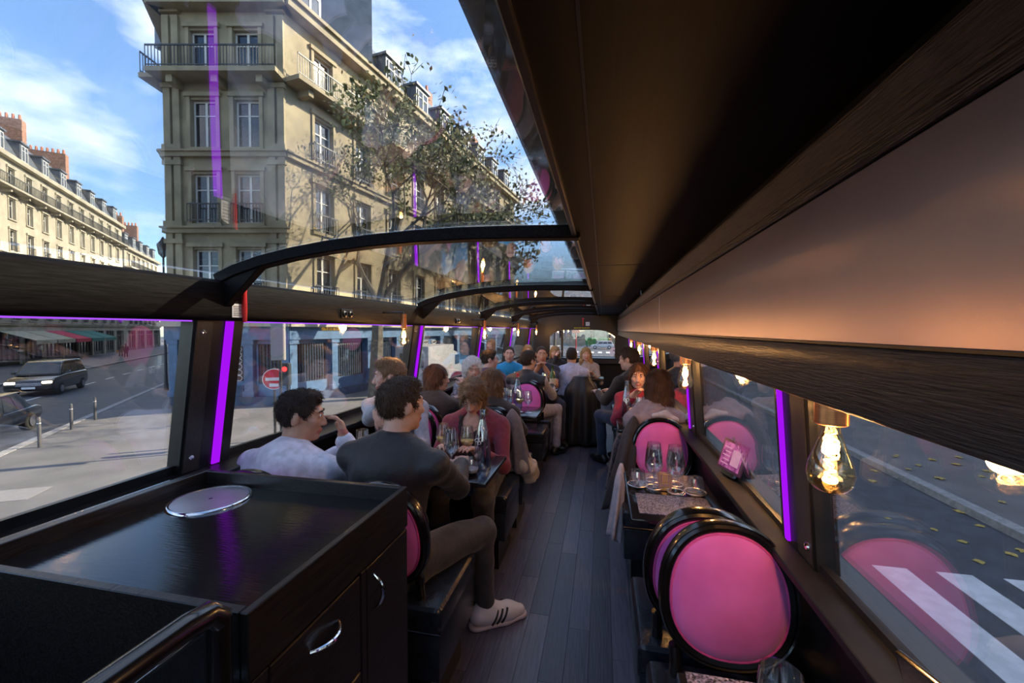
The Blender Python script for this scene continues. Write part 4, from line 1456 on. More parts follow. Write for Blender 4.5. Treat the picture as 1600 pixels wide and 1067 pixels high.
def tablet(label, loc, rotz, w=.17, h=.13, tilt=R(18), case=None):
    t = thing('tablet', label, 'tablet', loc, rotz)
    xf = Matrix.Rotation(-tilt, 4, 'X')
    MB(xf).box(-w / 2, w / 2, 0, .010, .02, .02 + h).build('case', case or mat('rose_tablet_case', (.10, .03, .06), .3), t, bevel=.004, seg=2)
    s = MB(xf).box(-w / 2 + .012, w / 2 - .012, -.0012, 0, .032, .008 + h)
    s.build('screen', mat('lit_menu_screen', (.30, .05, .22), .15, var=.5, scale=28, emit=(.5, .08, .36), estr=.05, col2=(.45, .16, .34)), t)
    q = MB(xf)
    for k in range(5):
        q.box(-w * .36 + (k % 2) * .01, -w * .05, -.002, -.0012, .045 + k * .017, .050 + k * .017)
    q.box(w * .02, w * .36, -.002, -.0012, .05, .115)
    q.build('menu_print', mat('pale_pink_print', (.55, .30, .45), .4, emit=(.8, .4, .6), estr=.05), t)
    MB().prism([(.0, 0), (.10, 0), (.05, .075), (.02, .03)], -.05, .05, 'x').build('stand', M_LACQUER, t, bevel=.006)
    return t


tp = at_y(1135, 725, 2.10)
tablet('small tablet showing a pink menu on the sill of the glass-holder table', (.50, 1.86, .894), R(-74), .16, .13)
tablet('tablet seen from its dark top edge beside the near wine glass', (.495, .645, .892), R(105), .16, .125, case=M_LACQUER)
glass('w', 'wine glass beside the large pink back and the glitter placemat', .285, .735)


def water_bottle(label, x, y, z=.75, cap=None):
    t = thing('water_bottle', label, 'bottle', (x, y, z))
    MB().lathe([(0, 0), (.043, 0), (.046, .006), (.0455, .05), (.043, .12), (.037, .175), (.027, .225), (.018, .27), (.0145, .31), (.0160, .312), (.0160, .322), (.013, .322)], 24).build('glass', M_BOTTLE, t, angle=60)
    MB().lathe([(0, .006), (.042, .006), (.0425, .05), (.040, .12), (.034, .175), (.029, .20), (0, .20)], 20).build('water', glass_mat('pale_blue_water', (.70, .80, .92), 1.33, 1.2, .14) if 'pale_blue_water' not in MATS else MATS['pale_blue_water'], t, angle=60)
    q = MB()
    for (c0, c1, rr) in ((-.018, .165, .012), (.004, .168, .013), (-.006, .15, .009)):
        q.tube([(c0 + rr * math.cos(w), -.0405 - .004 * math.cos(w * 2), c1 + rr * .8 * math.sin(w)) for w in [k * PI / 8 for k in range(16)]], .0016, 5, True)
    q.build('script_mark', M_WHITE, t)
    if cap:
        MB().lathe([(0, .338), (.014, .336), (.0155, .32), (.0155, .30), (.013, .30)], 14).build('stopper', cap, t)
    return t


p = at_z(729, 743, .75)
water_bottle('pale blue water bottle at the aisle edge of the crowded glass table', -.63, 2.14)
water_bottle('clear water bottle with a red stopper before the empty pink back', -.80, 3.92, cap=M_RED)
water_bottle('pale blue water bottle on the table by the woman in red', .20, 3.62)
# wine bottle before the navy-shirted man
t = thing('wine_bottle', 'green wine bottle with a pale label before the navy-shirted man', 'bottle', (-.62, 5.24, .75))
MB().lathe([(0, 0), (.037, 0), (.038, .01), (.038, .18), (.030, .21), (.016, .235), (.0135, .29), (.015, .292), (.015, .30), (0, .30)], 20).build('glass', M_GREENGLASS, t, angle=60)
MB().lathe([(.0388, .05), (.0388, .14)], 20).build('label', mat('cream_label', (.62, .58, .45), .6), t)
t = thing('wine_bottle', 'dark wine bottle with a white label on the table by the windscreen', 'bottle', (-.50, 6.75, .75))
MB().lathe([(0, 0), (.037, 0), (.038, .01), (.038, .18), (.030, .21), (.016, .235), (.0135, .29), (.015, .292), (.015, .30), (0, .30)], 20).build('glass', mat('black_wine_bottle', (.01, .012, .01), .1, coat=.5), t, angle=60)
MB().lathe([(.0388, .05), (.0388, .14)], 20).build('label', M_WHITE, t)

grp = 'glasses on the crowded left table'
spots = [('w', -1.30, 2.06, 1, 'wine glass with white wine close to the raised hand of the white-sweatered man'),
         ('w', -1.22, 2.16, 1, 'wine glass with white wine behind the gold holder plate by the window'),
         ('w', -1.10, 2.10, 0, 'empty wine glass between the white-sweatered and black-topped men'),
         ('w', -.92, 2.30, 1, 'wine glass with white wine by the burgundy woman\'s resting hand'),
         ('w', -.84, 2.20, 1, 'wine glass with white wine amid the glasses beside the black-topped man'),
         ('w', -.76, 2.27, 1, 'wine glass with white wine just behind the pale blue bottle'),
         ('w', -.80, 2.12, 0, 'empty wine glass beside the black-topped man\'s right hand'),
         ('t', -.66, 2.04, 1, 'tumbler of water beside the pale blue bottle on the crowded table'),
         ('w', -1.18, 2.32, 1, 'wine glass with white wine before the hoodie man')]
for k, x, y, f_, lab in spots:
    glass(k, lab, x, y, fill=bool(f_), group=grp)
for x, y in ((-1.24, 1.99), (-.98, 2.02)):
    pl = thing('glass_holder', 'small gold glass holder plate ' + ('before the white-sweatered man' if x < -1.1 else 'half hidden by the black-topped man'), 'holder', (x, y, .75), group='holders on the crowded left table')
    MB().hexa([(-.03, 0, 0), (.03, 0, 0), (.03, .01, 0), (-.03, .01, 0), (-.036, .012, .08), (.036, .012, .08), (.036, .02, .08), (-.036, .02, .08)]).build('plate', M_GOLD, pl, bevel=.002)
    MB().box(-.034, .034, -.03, .05, 0, .004).build('foot', M_STEEL, pl)
for i, (x, y) in enumerate(((-.98, 3.80), (-.90, 3.86), (-.93, 3.72), (-.84, 3.78), (-.74, 3.72), (-.66, 3.70))):
    glass('w', 'wine glass on the table before the white-haired woman', x, y, fill=i == 4, group='glasses before the white-haired woman')
for i, (x, y) in enumerate(((-1.12, 5.38), (-1.02, 5.44), (-.74, 5.36))):
    glass('w', 'wine glass on the table before the bright blue shirt', x, y, group='glasses before the blue-shirted man')
for i, (x, y) in enumerate(((.30, 3.56), (.36, 3.66), (.27, 3.72))):
    glass('w', 'wine glass before the woman in the red sweater', x, y, group='glasses before the woman in red')
# ------------------------------------------------------------------ smooth solid modelling for people and cloth
class Field:
    def __init__(self, lo, hi, h):
        self.lo = np.array(lo, np.float32)
        self.h = h
        self.n = np.ceil((np.array(hi) - np.array(lo)) / h).astype(int) + 1
        self.d = np.full(self.n, 0.5, np.float32)
        self.ax = [self.lo[i] + h * np.arange(self.n[i], dtype=np.float32) for i in range(3)]

    def _sl(self, lo, hi):
        a = np.clip(np.floor((np.array(lo) - self.lo) / self.h).astype(int), 0, self.n - 1)
        b = np.clip(np.ceil((np.array(hi) - self.lo) / self.h).astype(int) + 1, 1, self.n)
        return tuple(slice(a[i], max(b[i], a[i] + 1)) for i in range(3))

    def _xyz(self, s):
        return self.ax[0][s[0]][:, None, None], self.ax[1][s[1]][None, :, None], self.ax[2][s[2]][None, None, :]

    def _join(self, s, e, k, sub):
        cur = self.d[s]
        if sub:
            e = -e
            h = np.maximum(k - np.abs(cur - e), 0) / k
            self.d[s] = np.maximum(cur, e) + h * h * k * .25
        else:
            h = np.maximum(k - np.abs(cur - e), 0) / k
            self.d[s] = np.minimum(cur, e) - h * h * k * .25

    def cone(self, a, b, ra, rb, k=.02, sub=False, off=0.0):
        a, b = np.array(a, float), np.array(b, float)
        ra, rb = ra + off, rb + off
        m = max(ra, rb) + k + 2 * self.h
        s = self._sl(np.minimum(a, b) - m, np.maximum(a, b) + m)
        x, y, z = self._xyz(s)
        ba = b - a
        L = max(float(ba @ ba), 1e-9)
        px, py, pz = x - a[0], y - a[1], z - a[2]
        t = np.clip((px * ba[0] + py * ba[1] + pz * ba[2]) / L, 0, 1)
        e = np.sqrt((px - t * ba[0]) ** 2 + (py - t * ba[1]) ** 2 + (pz - t * ba[2]) ** 2) - (ra + (rb - ra) * t)
        self._join(s, e.astype(np.float32), k, sub)

    def ell(self, c, r, k=.02, rot=None, sub=False, off=0.0):
        c = np.array(c, float)
        r = np.array(r, float) + off
        m = max(r) + k + 2 * self.h
        s = self._sl(c - m, c + m)
        x, y, z = self._xyz(s)
        p = [x - c[0], y - c[1], z - c[2]]
        if rot is not None:
            p = [rot[0][i] * p[0] + rot[1][i] * p[1] + rot[2][i] * p[2] for i in range(3)]
        k0 = np.sqrt((p[0] / r[0]) ** 2 + (p[1] / r[1]) ** 2 + (p[2] / r[2]) ** 2)
        k1 = np.sqrt((p[0] / r[0] ** 2) ** 2 + (p[1] / r[1] ** 2) ** 2 + (p[2] / r[2] ** 2) ** 2) + 1e-6
        e = k0 * (k0 - 1) / k1
        self._join(s, e.astype(np.float32), k, sub)

    def plane_cut(self, p, n):          # remove everything on the side n points to
        x, y, z = self._xyz((slice(None),) * 3)
        e = (x - p[0]) * n[0] + (y - p[1]) * n[1] + (z - p[2]) * n[2]
        self.d = np.maximum(self.d, e.astype(np.float32))

    def wrinkle(self, amp, freq, seed):
        rs = np.random.RandomState(seed)
        x, y, z = self._xyz((slice(None),) * 3)
        w = 0
        for i in range(5):
            v = rs.randn(3)
            v = v / np.linalg.norm(v) * freq * (.6 + .8 * rs.rand())
            w = w + np.sin(x * v[0] + y * v[1] + z * v[2] + rs.rand() * 6.28 + 1.5 * np.sin((y * v[2] - x * v[1] + z * v[0]) * .5))
        self.d = self.d + (amp * .45 * w).astype(np.float32)

    def mesh(self, name):
        d, h = self.d, self.h
        sg = d < 0
        nx, ny, nz = sg.shape
        cnt = np.zeros((nx - 1, ny - 1, nz - 1), np.uint8)
        for i in (0, 1):
            for j in (0, 1):
                for k in (0, 1):
                    cnt += sg[i:nx - 1 + i, j:ny - 1 + j, k:nz - 1 + k]
        mixed = (cnt > 0) & (cnt < 8)
        idx = np.argwhere(mixed)
        vid = np.full(mixed.shape, -1, np.int32)
        vid[mixed] = np.arange(len(idx))
        acc = np.zeros((len(idx), 3))
        num = np.zeros(len(idx))
        corners = [(i, j, k) for i in (0, 1) for j in (0, 1) for k in (0, 1)]
        val = {c: d[idx[:, 0] + c[0], idx[:, 1] + c[1], idx[:, 2] + c[2]] for c in corners}
        for c in corners:
            for a in range(3):
                if c[a] == 0:
                    e = list(c)
                    e[a] = 1
                    v0, v1 = val[c], val[tuple(e)]
                    cr = (v0 < 0) != (v1 < 0)
                    t = np.where(cr, v0 / np.where(cr, v0 - v1, 1), 0)
                    p = np.array(c, float)[None, :].repeat(len(idx), 0)
                    p[:, a] += t
                    acc[cr] += p[cr]
                    num[cr] += 1
        V = self.lo[None, :] + h * (idx + acc / np.maximum(num, 1)[:, None])
        quads = []
        for a in range(3):
            b, c = (a + 1) % 3, (a + 2) % 3
            s0 = [slice(1, -1)] * 3
            s1 = [slice(1, -1)] * 3
            s0[a] = slice(0, -1)
            s1[a] = slice(1, None)
            A, B = sg[tuple(s0)], sg[tuple(s1)]
            e = np.argwhere(A != B)
            if not len(e):
                continue
            ins = A[e[:, 0], e[:, 1], e[:, 2]]
            off = np.ones(3, int)
            off[a] = 0
            g = e + off
            def cell(db, dc):
                q = g.copy()
                q[:, b] -= db
                q[:, c] -= dc
                return vid[q[:, 0], q[:, 1], q[:, 2]]
            q = np.stack([cell(1, 1), cell(0, 1), cell(0, 0), cell(1, 0)], 1)
            q[~ins] = q[~ins][:, ::-1]
            quads.append(q)
        Q = np.concatenate(quads) if quads else np.zeros((0, 4), int)
        Q = Q[(Q >= 0).all(1)]
        me = bpy.data.meshes.new(name)
        me.vertices.add(len(V))
        me.vertices.foreach_set('co', V.astype(np.float32).ravel())
        me.loops.add(len(Q) * 4)
        me.loops.foreach_set('vertex_index', Q.astype(np.int32).ravel())
        me.polygons.add(len(Q))
        me.polygons.foreach_set('loop_start', (np.arange(len(Q)) * 4).astype(np.int32))
        me.update(calc_edges=True)
        me.validate()
        me.shade_smooth()
        cen = V[Q].mean(1) if len(Q) else np.zeros((0, 3))
        return me, cen


def set_slots(me, mats, sel):
    for m_ in mats:
        me.materials.append(m_)
    if len(mats) > 1 and len(sel) == len(me.polygons):
        me.polygons.foreach_set('material_index', sel.astype(np.int32))


def V3(*a):
    return np.array(a, float)


def rotm(yaw, pitch, roll):
    return np.array(Matrix.Rotation(yaw, 3, 'Z') @ Matrix.Rotation(pitch, 3, 'X') @ Matrix.Rotation(roll, 3, 'Y'))


SKIN = {'fair': mat('fair_skin', (.58, .34, .26), .5, var=.08, scale=30, sss=.08), 'tan': mat('tanned_skin', (.46, .25, .17), .5, var=.08, scale=30, sss=.08), 'pale': mat('pale_skin', (.62, .40, .33), .5, var=.08, scale=30, sss=.08)}
M_LIP = mat('lips', (.42, .14, .12), .4)
M_EYEW = mat('eye_white', (.65, .63, .60), .2)
M_IRIS = mat('dark_iris', (.03, .025, .02), .2)


def hair_mat(name, c):
    return mat(name, c, .6, var=.5, scale=18, stretch=(14, 14, 1.2), bump=.5, bscale=22, spec=.25)


HAIR = {k: hair_mat('%s_hair' % k, c) for k, c in dict(brown=(.050, .030, .020), darkbrown=(.030, .019, .014), lightbrown=(.15, .085, .045), sandy=(.20, .115, .06), blonde=(.36, .23, .10), white=(.80, .77, .75), chestnut=(.075, .035, .020), auburn=(.16, .07, .03)).items()}


def cloth(name, c, rough=.85, **kw):
    a = dict(var=.15, scale=30, bump=1.0, bscale=14, sheen=.15)
    a.update(kw)
    return mat(name, c, rough, **a)


def strands(me, n, L, RH, style, seed):
    """fine locks lying on the hair shape, so that its outline and shading break up"""
    rs = np.random.RandomState(seed)
    N = len(me.polygons)
    c = np.empty(N * 3, np.float32)
    me.polygons.foreach_get('center', c)
    nn = np.empty(N * 3, np.float32)
    me.polygons.foreach_get('normal', nn)
    c, nn = c.reshape(-1, 3), nn.reshape(-1, 3)
    i = rs.randint(0, N, n)
    p, m = c[i], nn[i]
    g = {'short': V3(.25, .35, -.55), 'buzz': V3(0, -.2, -.8), 'curly': V3(.1, 0, -.3)}.get(style, V3(0, -.08, -1))
    g = (RH @ g)[None, :] + rs.randn(n, 3) * {'short': .35, 'curly': .9, 'buzz': .4, 'braid': .05}.get(style, .09)
    t = g - m * (g * m).sum(1, keepdims=True)
    t /= np.linalg.norm(t, axis=1, keepdims=True) + 1e-6
    b = np.cross(m, t)
    ln = L * (.6 + .7 * rs.rand(n, 1))
    lift = {'short': .28, 'buzz': .25, 'curly': .45, 'braid': .02}.get(style, .05)
    w = {'short': .0011, 'buzz': .0009, 'curly': .0016}.get(style, .0014)
    p0 = p - m * .003
    p1 = p + t * ln * .5 + m * ln * lift * .6
    p2 = p + t * ln + m * ln * lift * (.8 if style != 'curly' else .2)
    ring = [p0 - b * w, p0 + b * w, p1 - b * w, p1 + b * w, p2 - b * w * .3, p2 + b * w * .3]
    V = np.stack(ring, 1).reshape(-1, 3)
    k = (np.arange(n) * 6)[:, None]
    Q = np.concatenate([k + np.array([[0, 1, 3, 2]]), k + np.array([[2, 3, 5, 4]])]).astype(np.int32)
    o = bpy.data.meshes.new('hair_strands')
    o.vertices.add(len(V))
    o.vertices.foreach_set('co', V.astype(np.float32).ravel())
    o.loops.add(Q.size)
    o.loops.foreach_set('vertex_index', Q.ravel())
    o.polygons.add(len(Q))
    o.polygons.foreach_set('loop_start', (np.arange(len(Q)) * 4).astype(np.int32))
    o.update(calc_edges=True)
    o.shade_smooth()
    return o


def person(label, head, ht, rot, skin, hair, hstyle, top, legs, vox=.009, lean=8, side=0, hy=0, hp=0, hr=0, build=1.0, fem=False, hs=None,
           handL=None, handR=None, gripL=.35, gripR=.35, sleeve=1.96, legpos=None, shoe=None, region=None, topmats=None, glasses=False, group=None,
           hood=False, collar=None, feet=True, hatch=None, seed=1, wr=.0045, palmL=None, palmR=None, dirL=None, dirR=None, scoop=0.0):
    """seated figure; local +y is where the torso faces"""
    hs = hs or (.93 if fem else .99)
    ln = R(lean)
    s = (ht - .535 - .27 * hs * math.cos(ln * .3)) / (.47 * math.cos(ln))
    s = max(.74, min(1.12, s))
    up = V3(math.sin(R(side)), math.sin(ln), math.cos(ln))
    up /= np.linalg.norm(up)
    fwd = np.cross(up, V3(1, 0, 0))
    fwd = fwd / np.linalg.norm(fwd)
    if fwd[1] < 0:
        fwd = -fwd
    Rt = np.stack([V3(1, 0, 0), fwd, up], 1)
    P = V3(0, 0, .565)
    top_z = .535
    P = V3(0, 0, .57)
    Np = P + up * .47 * s - V3(0, 0, .03)
    RH = rotm(R(hy), R(-hp) , R(hr))
    Hc = Np + up * .075 + V3(0, .028, .075 * hs) + RH @ V3(0, .012, .01)
    # place so that the head stands where it should
    c, sn = math.cos(rot), math.sin(rot)
    loc = (head[0] - (Hc[0] * c - Hc[1] * sn), head[1] - (Hc[0] * sn + Hc[1] * c), 0)
    t = thing('person', label, 'person', loc, rot, group=group)
    shoulder = (.155 if fem else .178) * build
    SLp = Np - up * .065 + V3(-shoulder, -.005, 0)
    SRp = Np - up * .065 + V3(shoulder, -.005, 0)

    def w2l(p):            # bus coordinates -> this figure's
        dx, dy = p[0] - loc[0], p[1] - loc[1]
        return V3(dx * c + dy * sn, -dx * sn + dy * c, p[2])

    def arm(S, hand, sd):
        if hand is None:
            hand = V3(sd * .12, .30, .66)
        elif len(hand) == 4:
            hand = w2l(hand[:3])
        else:
            hand = V3(*hand)
        l1, l2 = .285, .255
        v = hand - S
        D = np.linalg.norm(v)
        if D > (l1 + l2) * .995:
            hand = S + v / D * (l1 + l2) * .995
            v = hand - S
            D = np.linalg.norm(v)
        a = (l1 * l1 - l2 * l2 + D * D) / (2 * D)
        hh = math.sqrt(max(l1 * l1 - a * a, 0))
        pole = V3(sd * .55, -.25, -1.0)
        pole -= v / D * (pole @ v) / D
        pole /= np.linalg.norm(pole)
        E = S + v / D * a + pole * hh
        return E, hand

    EL, HL = arm(SLp, handL, -1)
    ER, HR = arm(SRp, handR, 1)
    hipL, hipR = P + V3(-.095, .02, -.02), P + V3(.095, .02, -.02)
    lp = {'kl': V3(-.11, .44, .535), 'kr': V3(.11, .44, .535), 'al': V3(-.11, .40, .09), 'ar': V3(.11, .40, .09), 'tl': None, 'tr': None}
    for k_, v_ in (legpos or {}).items():
        lp[k_] = w2l(v_)
    pts = [Np, Hc + V3(0, 0, .16), EL, HL, ER, HR, P, lp['kl'], lp['kr'], lp['al'] - V3(0, 0, .08), lp['ar'] - V3(0, 0, .08)]
    lo = np.min(pts, 0) - V3(.24, .24, .12)
    hi = np.max(pts, 0) + V3(.24, .24, .10)

    def torso(F, off=0.0, lower=True):
        F.ell(P, (.165 * build, .125, .12), .03, None, False, off)
        F.ell(P + up * .17 * s, (.138 * build, .105 * build, .14), .05, Rt, False, off)
        F.ell(P + up * .325 * s, ((.145 if fem else .160) * build, .112 * build, .15), .06, Rt, False, off)
        if fem:
            for sx in (-1, 1):
                F.ell(P + up * .31 * s + fwd * .075 + V3(sx * .065, 0, 0), (.062, .060, .062), .05, Rt, False, off)
        for S in (SLp, SRp):
            F.cone(Np - up * .04 + (S - Np) * .2, S, .070, .054, .05, False, off)
            F.cone(Np + up * .0, S * .55 + (Np - up * .03) * .45, .052, .052, .05, False, off)
        F.ell(Np - up * .12 + fwd * -.01, (.13 * build, .095, .10), .06, Rt, False, off)

    def arms(F, off, a0=0.0, a1=2.0):
        for S, E, H in ((SLp, EL, HL), (SRp, ER, HR)):
            F.cone(S, S + (E - S) * min(1, a1), .051 if not fem else .046, (.051 if not fem else .046) - .010 * min(1, a1), .035, False, off)
            if a1 > 1:
                F.cone(E, E + (H - E) * (a1 - 1), .044 if not fem else .038, .044 - (.044 - .029) * (a1 - 1) - (.004 if fem else 0), .02, False, off)

    # ---- body
    F = Field(lo, hi, vox)
    torso(F, -.012)
    arms(F, -.004 if sleeve < .95 else -.017)
    for hp_, kn, an in ((hipL, lp['kl'], lp['al']), (hipR, lp['kr'], lp['ar'])):
        F.cone(hp_, kn, .072, .052, .03)
        F.cone(kn, an, .048, .036, .02)
    hd = lambda x, y, z: Hc + RH @ (V3(x, y, z) * hs)
    F.cone(Np - up * .03, hd(0, -.022, -.05), .056 * (.88 if fem else 1), .050 * (.88 if fem else 1), .03)
    F.ell(hd(0, -.015, .03), V3(.075, .094, .086) * hs, .02, RH)
    F.ell(hd(0, .024, -.035), V3(.058, .066, .076) * hs, .03, RH)
    F.ell(hd(0, .066, -.096), V3(.022, .020, .017) * hs, .028, RH)
    for sx in (-1, 1):
        F.ell(hd(sx * .042, .006, -.068), V3(.018, .034, .026) * hs, .03, RH)
        F.ell(hd(sx * .042, .060, -.016), V3(.020, .020, .018) * hs, .025, RH)
    F.ell(hd(0, .076, .030), V3(.048, .014, .011) * hs, .018, RH)
    for sx in (-1, 1):
        F.ell(hd(sx * .031, .098, .012), V3(.019, .017, .012) * hs, .012, RH, True)
    F.cone(hd(0, .084, .016), hd(0, .107, -.030), .0075 * hs, .0105 * hs, .012)
    for sx in (-1, 1):
        F.ell(hd(sx * .011, .098, -.034), V3(.009, .011, .008) * hs, .008, RH)
        F.ell(hd(sx * .031, .077, .012), V3(.015, .013, .012) * hs, .004, RH)
        er = RH @ rotm(R(sx * -18), R(-12), 0)
        F.ell(hd(sx * .078, -.012, -.006), V3(.008, .019, .031) * hs, .008, er)
    F.ell(hd(0, .0865, -.061), V3(.023, .011, .006) * hs, .006, RH)
    F.ell(hd(0, .0845, -.071), V3(.019, .011, .007) * hs, .006, RH)

    def hand(W, E, sd, grip, palm, hdir=None):
        d = W - E if hdir is None else V3(*hdir)
        d /= np.linalg.norm(d)
        n = V3(0, 0, -1.0) if palm is None else V3(*palm)
        n = n - d * (n @ d)
        if np.linalg.norm(n) < .1:
            n = V3(0, 1, 0) - d * d[1]
        n /= np.linalg.norm(n)
        sd_v = np.cross(d, n) * sd * 1.0      # towards the thumb
        if (sd_v @ V3(-sd, 0, 0)) < 0:
            sd_v = -sd_v
        rot_ = np.stack([sd_v, d, n], 1)
        k = .93 if fem else 1.0
        F.ell(W + d * .045 * k, V3(.040, .052, .018) * k, .012, rot_)
        F.cone(W - d * .03, W + d * .02, .029, .027, .015)
        for i, (ox, L) in enumerate(((.031, .070), (.0105, .078), (-.0105, .073), (-.030, .058))):
            b0 = W + (d * .083 + sd_v * ox) * k
            dd = d
            p0 = b0
            r0 = .0092 * k
            for j, fr in enumerate((.45, .32, .23)):
                ang = R(8 + 62 * grip) * (1 if j else .7)
                dd = dd * math.cos(ang) + np.cross(np.cross(d, n), dd) * 0 + n * math.sin(ang) * 1.0
                dd = dd / np.linalg.norm(dd)
                p1 = p0 + (dd + sd_v * ox * 1.6) * L * fr * k * 1.1
                F.cone(p0, p1, r0, r0 * .92, .004)
                p0, r0 = p1, r0 * .92
        th = W + d * .028 * k + sd_v * .030 * k
        t1 = th + (d * .62 + sd_v * .62 + n * .35 * (grip + .3)) * .045 * k
        t2 = t1 + (d * .9 + sd_v * (.25 - .5 * grip) + n * .4 * grip) * .034 * k
        F.cone(th, t1, .014 * k, .011 * k, .01)
        F.cone(t1, t2, .011 * k, .009 * k, .004)

    hand(HL, EL, -1, gripL, palmL, dirL)
    hand(HR, ER, 1, gripR, palmR, dirR)
    me, cen = F.mesh('body')
    q = (cen - Hc) @ RH / hs
    lips = (np.abs(q[:, 0]) < .026) & (q[:, 1] > .07) & (q[:, 2] < -.054) & (q[:, 2] > -.0785)
    set_slots(me, [SKIN[skin], M_LIP], lips.astype(int))
    obj('body', me, None, t)
    # eyes and brows
    for sx in (-1, 1):
        e = MB()
        e.lathe([(0.0005, -.0125), (.008, -.0098), (.0125, 0), (.008, .0098), (.0005, .0125)], 10)
        ob = e.build('eye', M_EYEW, t)
        ob.matrix_local = Matrix.Translation(hd(sx * .031, .0815, .012)) @ Matrix(RH).to_4x4() @ Matrix.Diagonal((hs * .9, hs * .9, hs * .62, 1))
        i_ = MB().lathe([(0.0005, .013), (.0055, .0118), (.0062, .0100)], 10, (0, 0, 0), 'y').build('iris', M_IRIS, ob)
        b = MB().tube([(sx * .014, .092, .028), (sx * .028, .0915, .033), (sx * .046, .080, .029)], [.0035, .0042, .002], 6).build('eyebrow', HAIR[hair], t)
        b.matrix_local = Matrix.Translation(Hc) @ Matrix(RH).to_4x4() @ Matrix.Diagonal((hs, hs, hs, 1))
    # ---- hair
    Fh = Field(Hc - V3(.2, .2, .42 if hstyle in ('long', 'braid') else .24), Hc + V3(.2, .2, .2), max(vox * .85, .006))
    if hstyle in ('short', 'buzz'):
        th = .010 if hstyle == 'short' else .004
        Fh.ell(hd(0, -.017, .030), (V3(.0755, .0945, .087) + V3(.003, .005, th)) * hs, .01, RH)
        if hstyle == 'short':
            Fh.ell(hd(0, .030, .098), V3(.052, .052, .024) * hs, .03, RH)
            Fh.wrinkle(.0022, 150, seed)
        n_ = RH @ V3(0, .55, -1)
        Fh.plane_cut(hd(0, 0, -.022), n_ / np.linalg.norm(n_))
        Fh.ell(hd(0, .125, -.025 if hstyle == 'short' else -.010), V3(.12, .10, .105) * hs, .01, RH, True)
        for sx in (-1, 1):
            Fh.ell(hd(sx * .085, .0, -.028), V3(.03, .034, .044) * hs, .008, RH, True)
    else:
        r_ = {'bob': (.090, .106, .100), 'long': (.086, .104, .098), 'curly': (.102, .116, .108), 'braid': (.084, .102, .096)}[hstyle]
        Fh.ell(hd(0, -.018, .032), V3(*r_) * hs, .01, RH)
        if hstyle in ('bob', 'curly'):
            for a in range(-5, 6):
                w = a * .30
                x_, y_ = math.sin(w) * .074, -.012 - math.cos(w) * .072
                Fh.cone(hd(x_, y_, .0), hd(x_ * 1.12, y_ * 1.02, -.105 if hstyle == 'bob' else -.075), .026 * hs, .022 * hs, .03)
        if hstyle == 'long':
            for a in range(-5, 6):
                w = a * .32
                x_, y_ = math.sin(w) * .072, -.008 - math.cos(w) * .074
                Fh.cone(hd(x_, y_, .0), hd(x_ * 1.1, y_, -.12), .026 * hs, .027 * hs, .03)
                e_ = hd(x_ * 1.15, y_ * .9, -.12)
                Fh.cone(e_, e_ + V3(0, 0.02 if abs(a) > 2 else -.02, -.20 if abs(a) > 1 else -.13), .027 * hs, .014 * hs, .03)
        if hstyle == 'braid':
            for a in range(-4, 5):
                w = a * .33
                x_, y_ = math.sin(w) * .072, -.01 - math.cos(w) * .070
                Fh.cone(hd(x_, y_, .0), hd(x_ * 1.0, y_ * .9, -.07), .024 * hs, .018 * hs, .03)
            b0 = hd(-.075, -.02, -.07)
            for i in range(7):
                b1 = b0 + V3(-.004, .026 if i < 3 else .006, -.040)
                Fh.ell((b0 + b1) / 2 + V3(.006 * (-1) ** i, 0, 0), (.020 - .001 * i, .020 - .001 * i, .026), .008)
                b0 = b1
            Fh.cone(b0, b0 + V3(0, .01, -.05), .012, .004, .01)
        Fh.wrinkle(.006 if hstyle == 'curly' else .0030, 95 if hstyle == 'curly' else 120, seed)
        Fh.ell(hd(0, .118, -.055), V3(.070 if hstyle != 'long' else .066, .105, .125) * hs, .014, RH, True)
        if hstyle == 'braid':
            Fh.cone(hd(.02, .070, .088), hd(.062, .070, .020), .014 * hs, .009 * hs, .02)
            Fh.cone(hd(.02, .070, .088), hd(-.060, .070, .020), .014 * hs, .009 * hs, .02)
    hm, _ = Fh.mesh('hair')
    hm.materials.append(HAIR[hair])
    ho_ = obj('hair', hm, None, t)
    sm_ = strands(hm, {'short': 2600, 'buzz': 1800, 'curly': 2600}.get(hstyle, 3200) if vox < .0098 else 900, {'short': .024, 'buzz': .007, 'curly': .034, 'bob': .06, 'long': .075, 'braid': .055}[hstyle], RH, hstyle, seed)
    sm_.materials.append(HAIR[hair])
    so_ = obj('hair_strands', sm_, None, ho_)
    so_['kind'] = 'stuff'
    # ---- upper garment
    vt = max(vox, .009)
    Ft = Field(lo - .02, hi + .02, vt)
    torso(Ft, .006)
    arms(Ft, .008, 0, sleeve)
    if scoop:
        Ft.ell(Np + fwd * .075 - up * .015, (.06, .07, .045 + scoop), .01, Rt, True)
    if hood:
        Ft.ell(Np + up * .005 - fwd * .075, (.085, .05, .055), .04, Rt)
        for sx in (-1, 1):
            Ft.cone(Np + V3(sx * .08, -.05, .0), Np + V3(sx * .055, .075, -.06), .035, .02, .03)
    if collar:
        for k in range(10):
            w0, w1 = k * 2 * PI / 10, (k + 1) * 2 * PI / 10
            f_ = lambda w: Np + up * (.030 - .012 * math.cos(w)) + V3(.066 * math.sin(w), 0, 0) + fwd * (.060 * math.cos(w) + .005)
            Ft.cone(f_(w0), f_(w1), .014, .014, .012)
    Ft.wrinkle(wr, 34, seed + 3)
    # keep the garment off the head and from running down past the hips
    Ft.cone(Np + up * .10, hd(0, 0, .0), .05, .12, .01, True)
    Ft.plane_cut(P + V3(0, 0, -.085), V3(0, 0, -1))
    gm, gc = Ft.mesh('top')
    sel = np.zeros(len(gc), int)
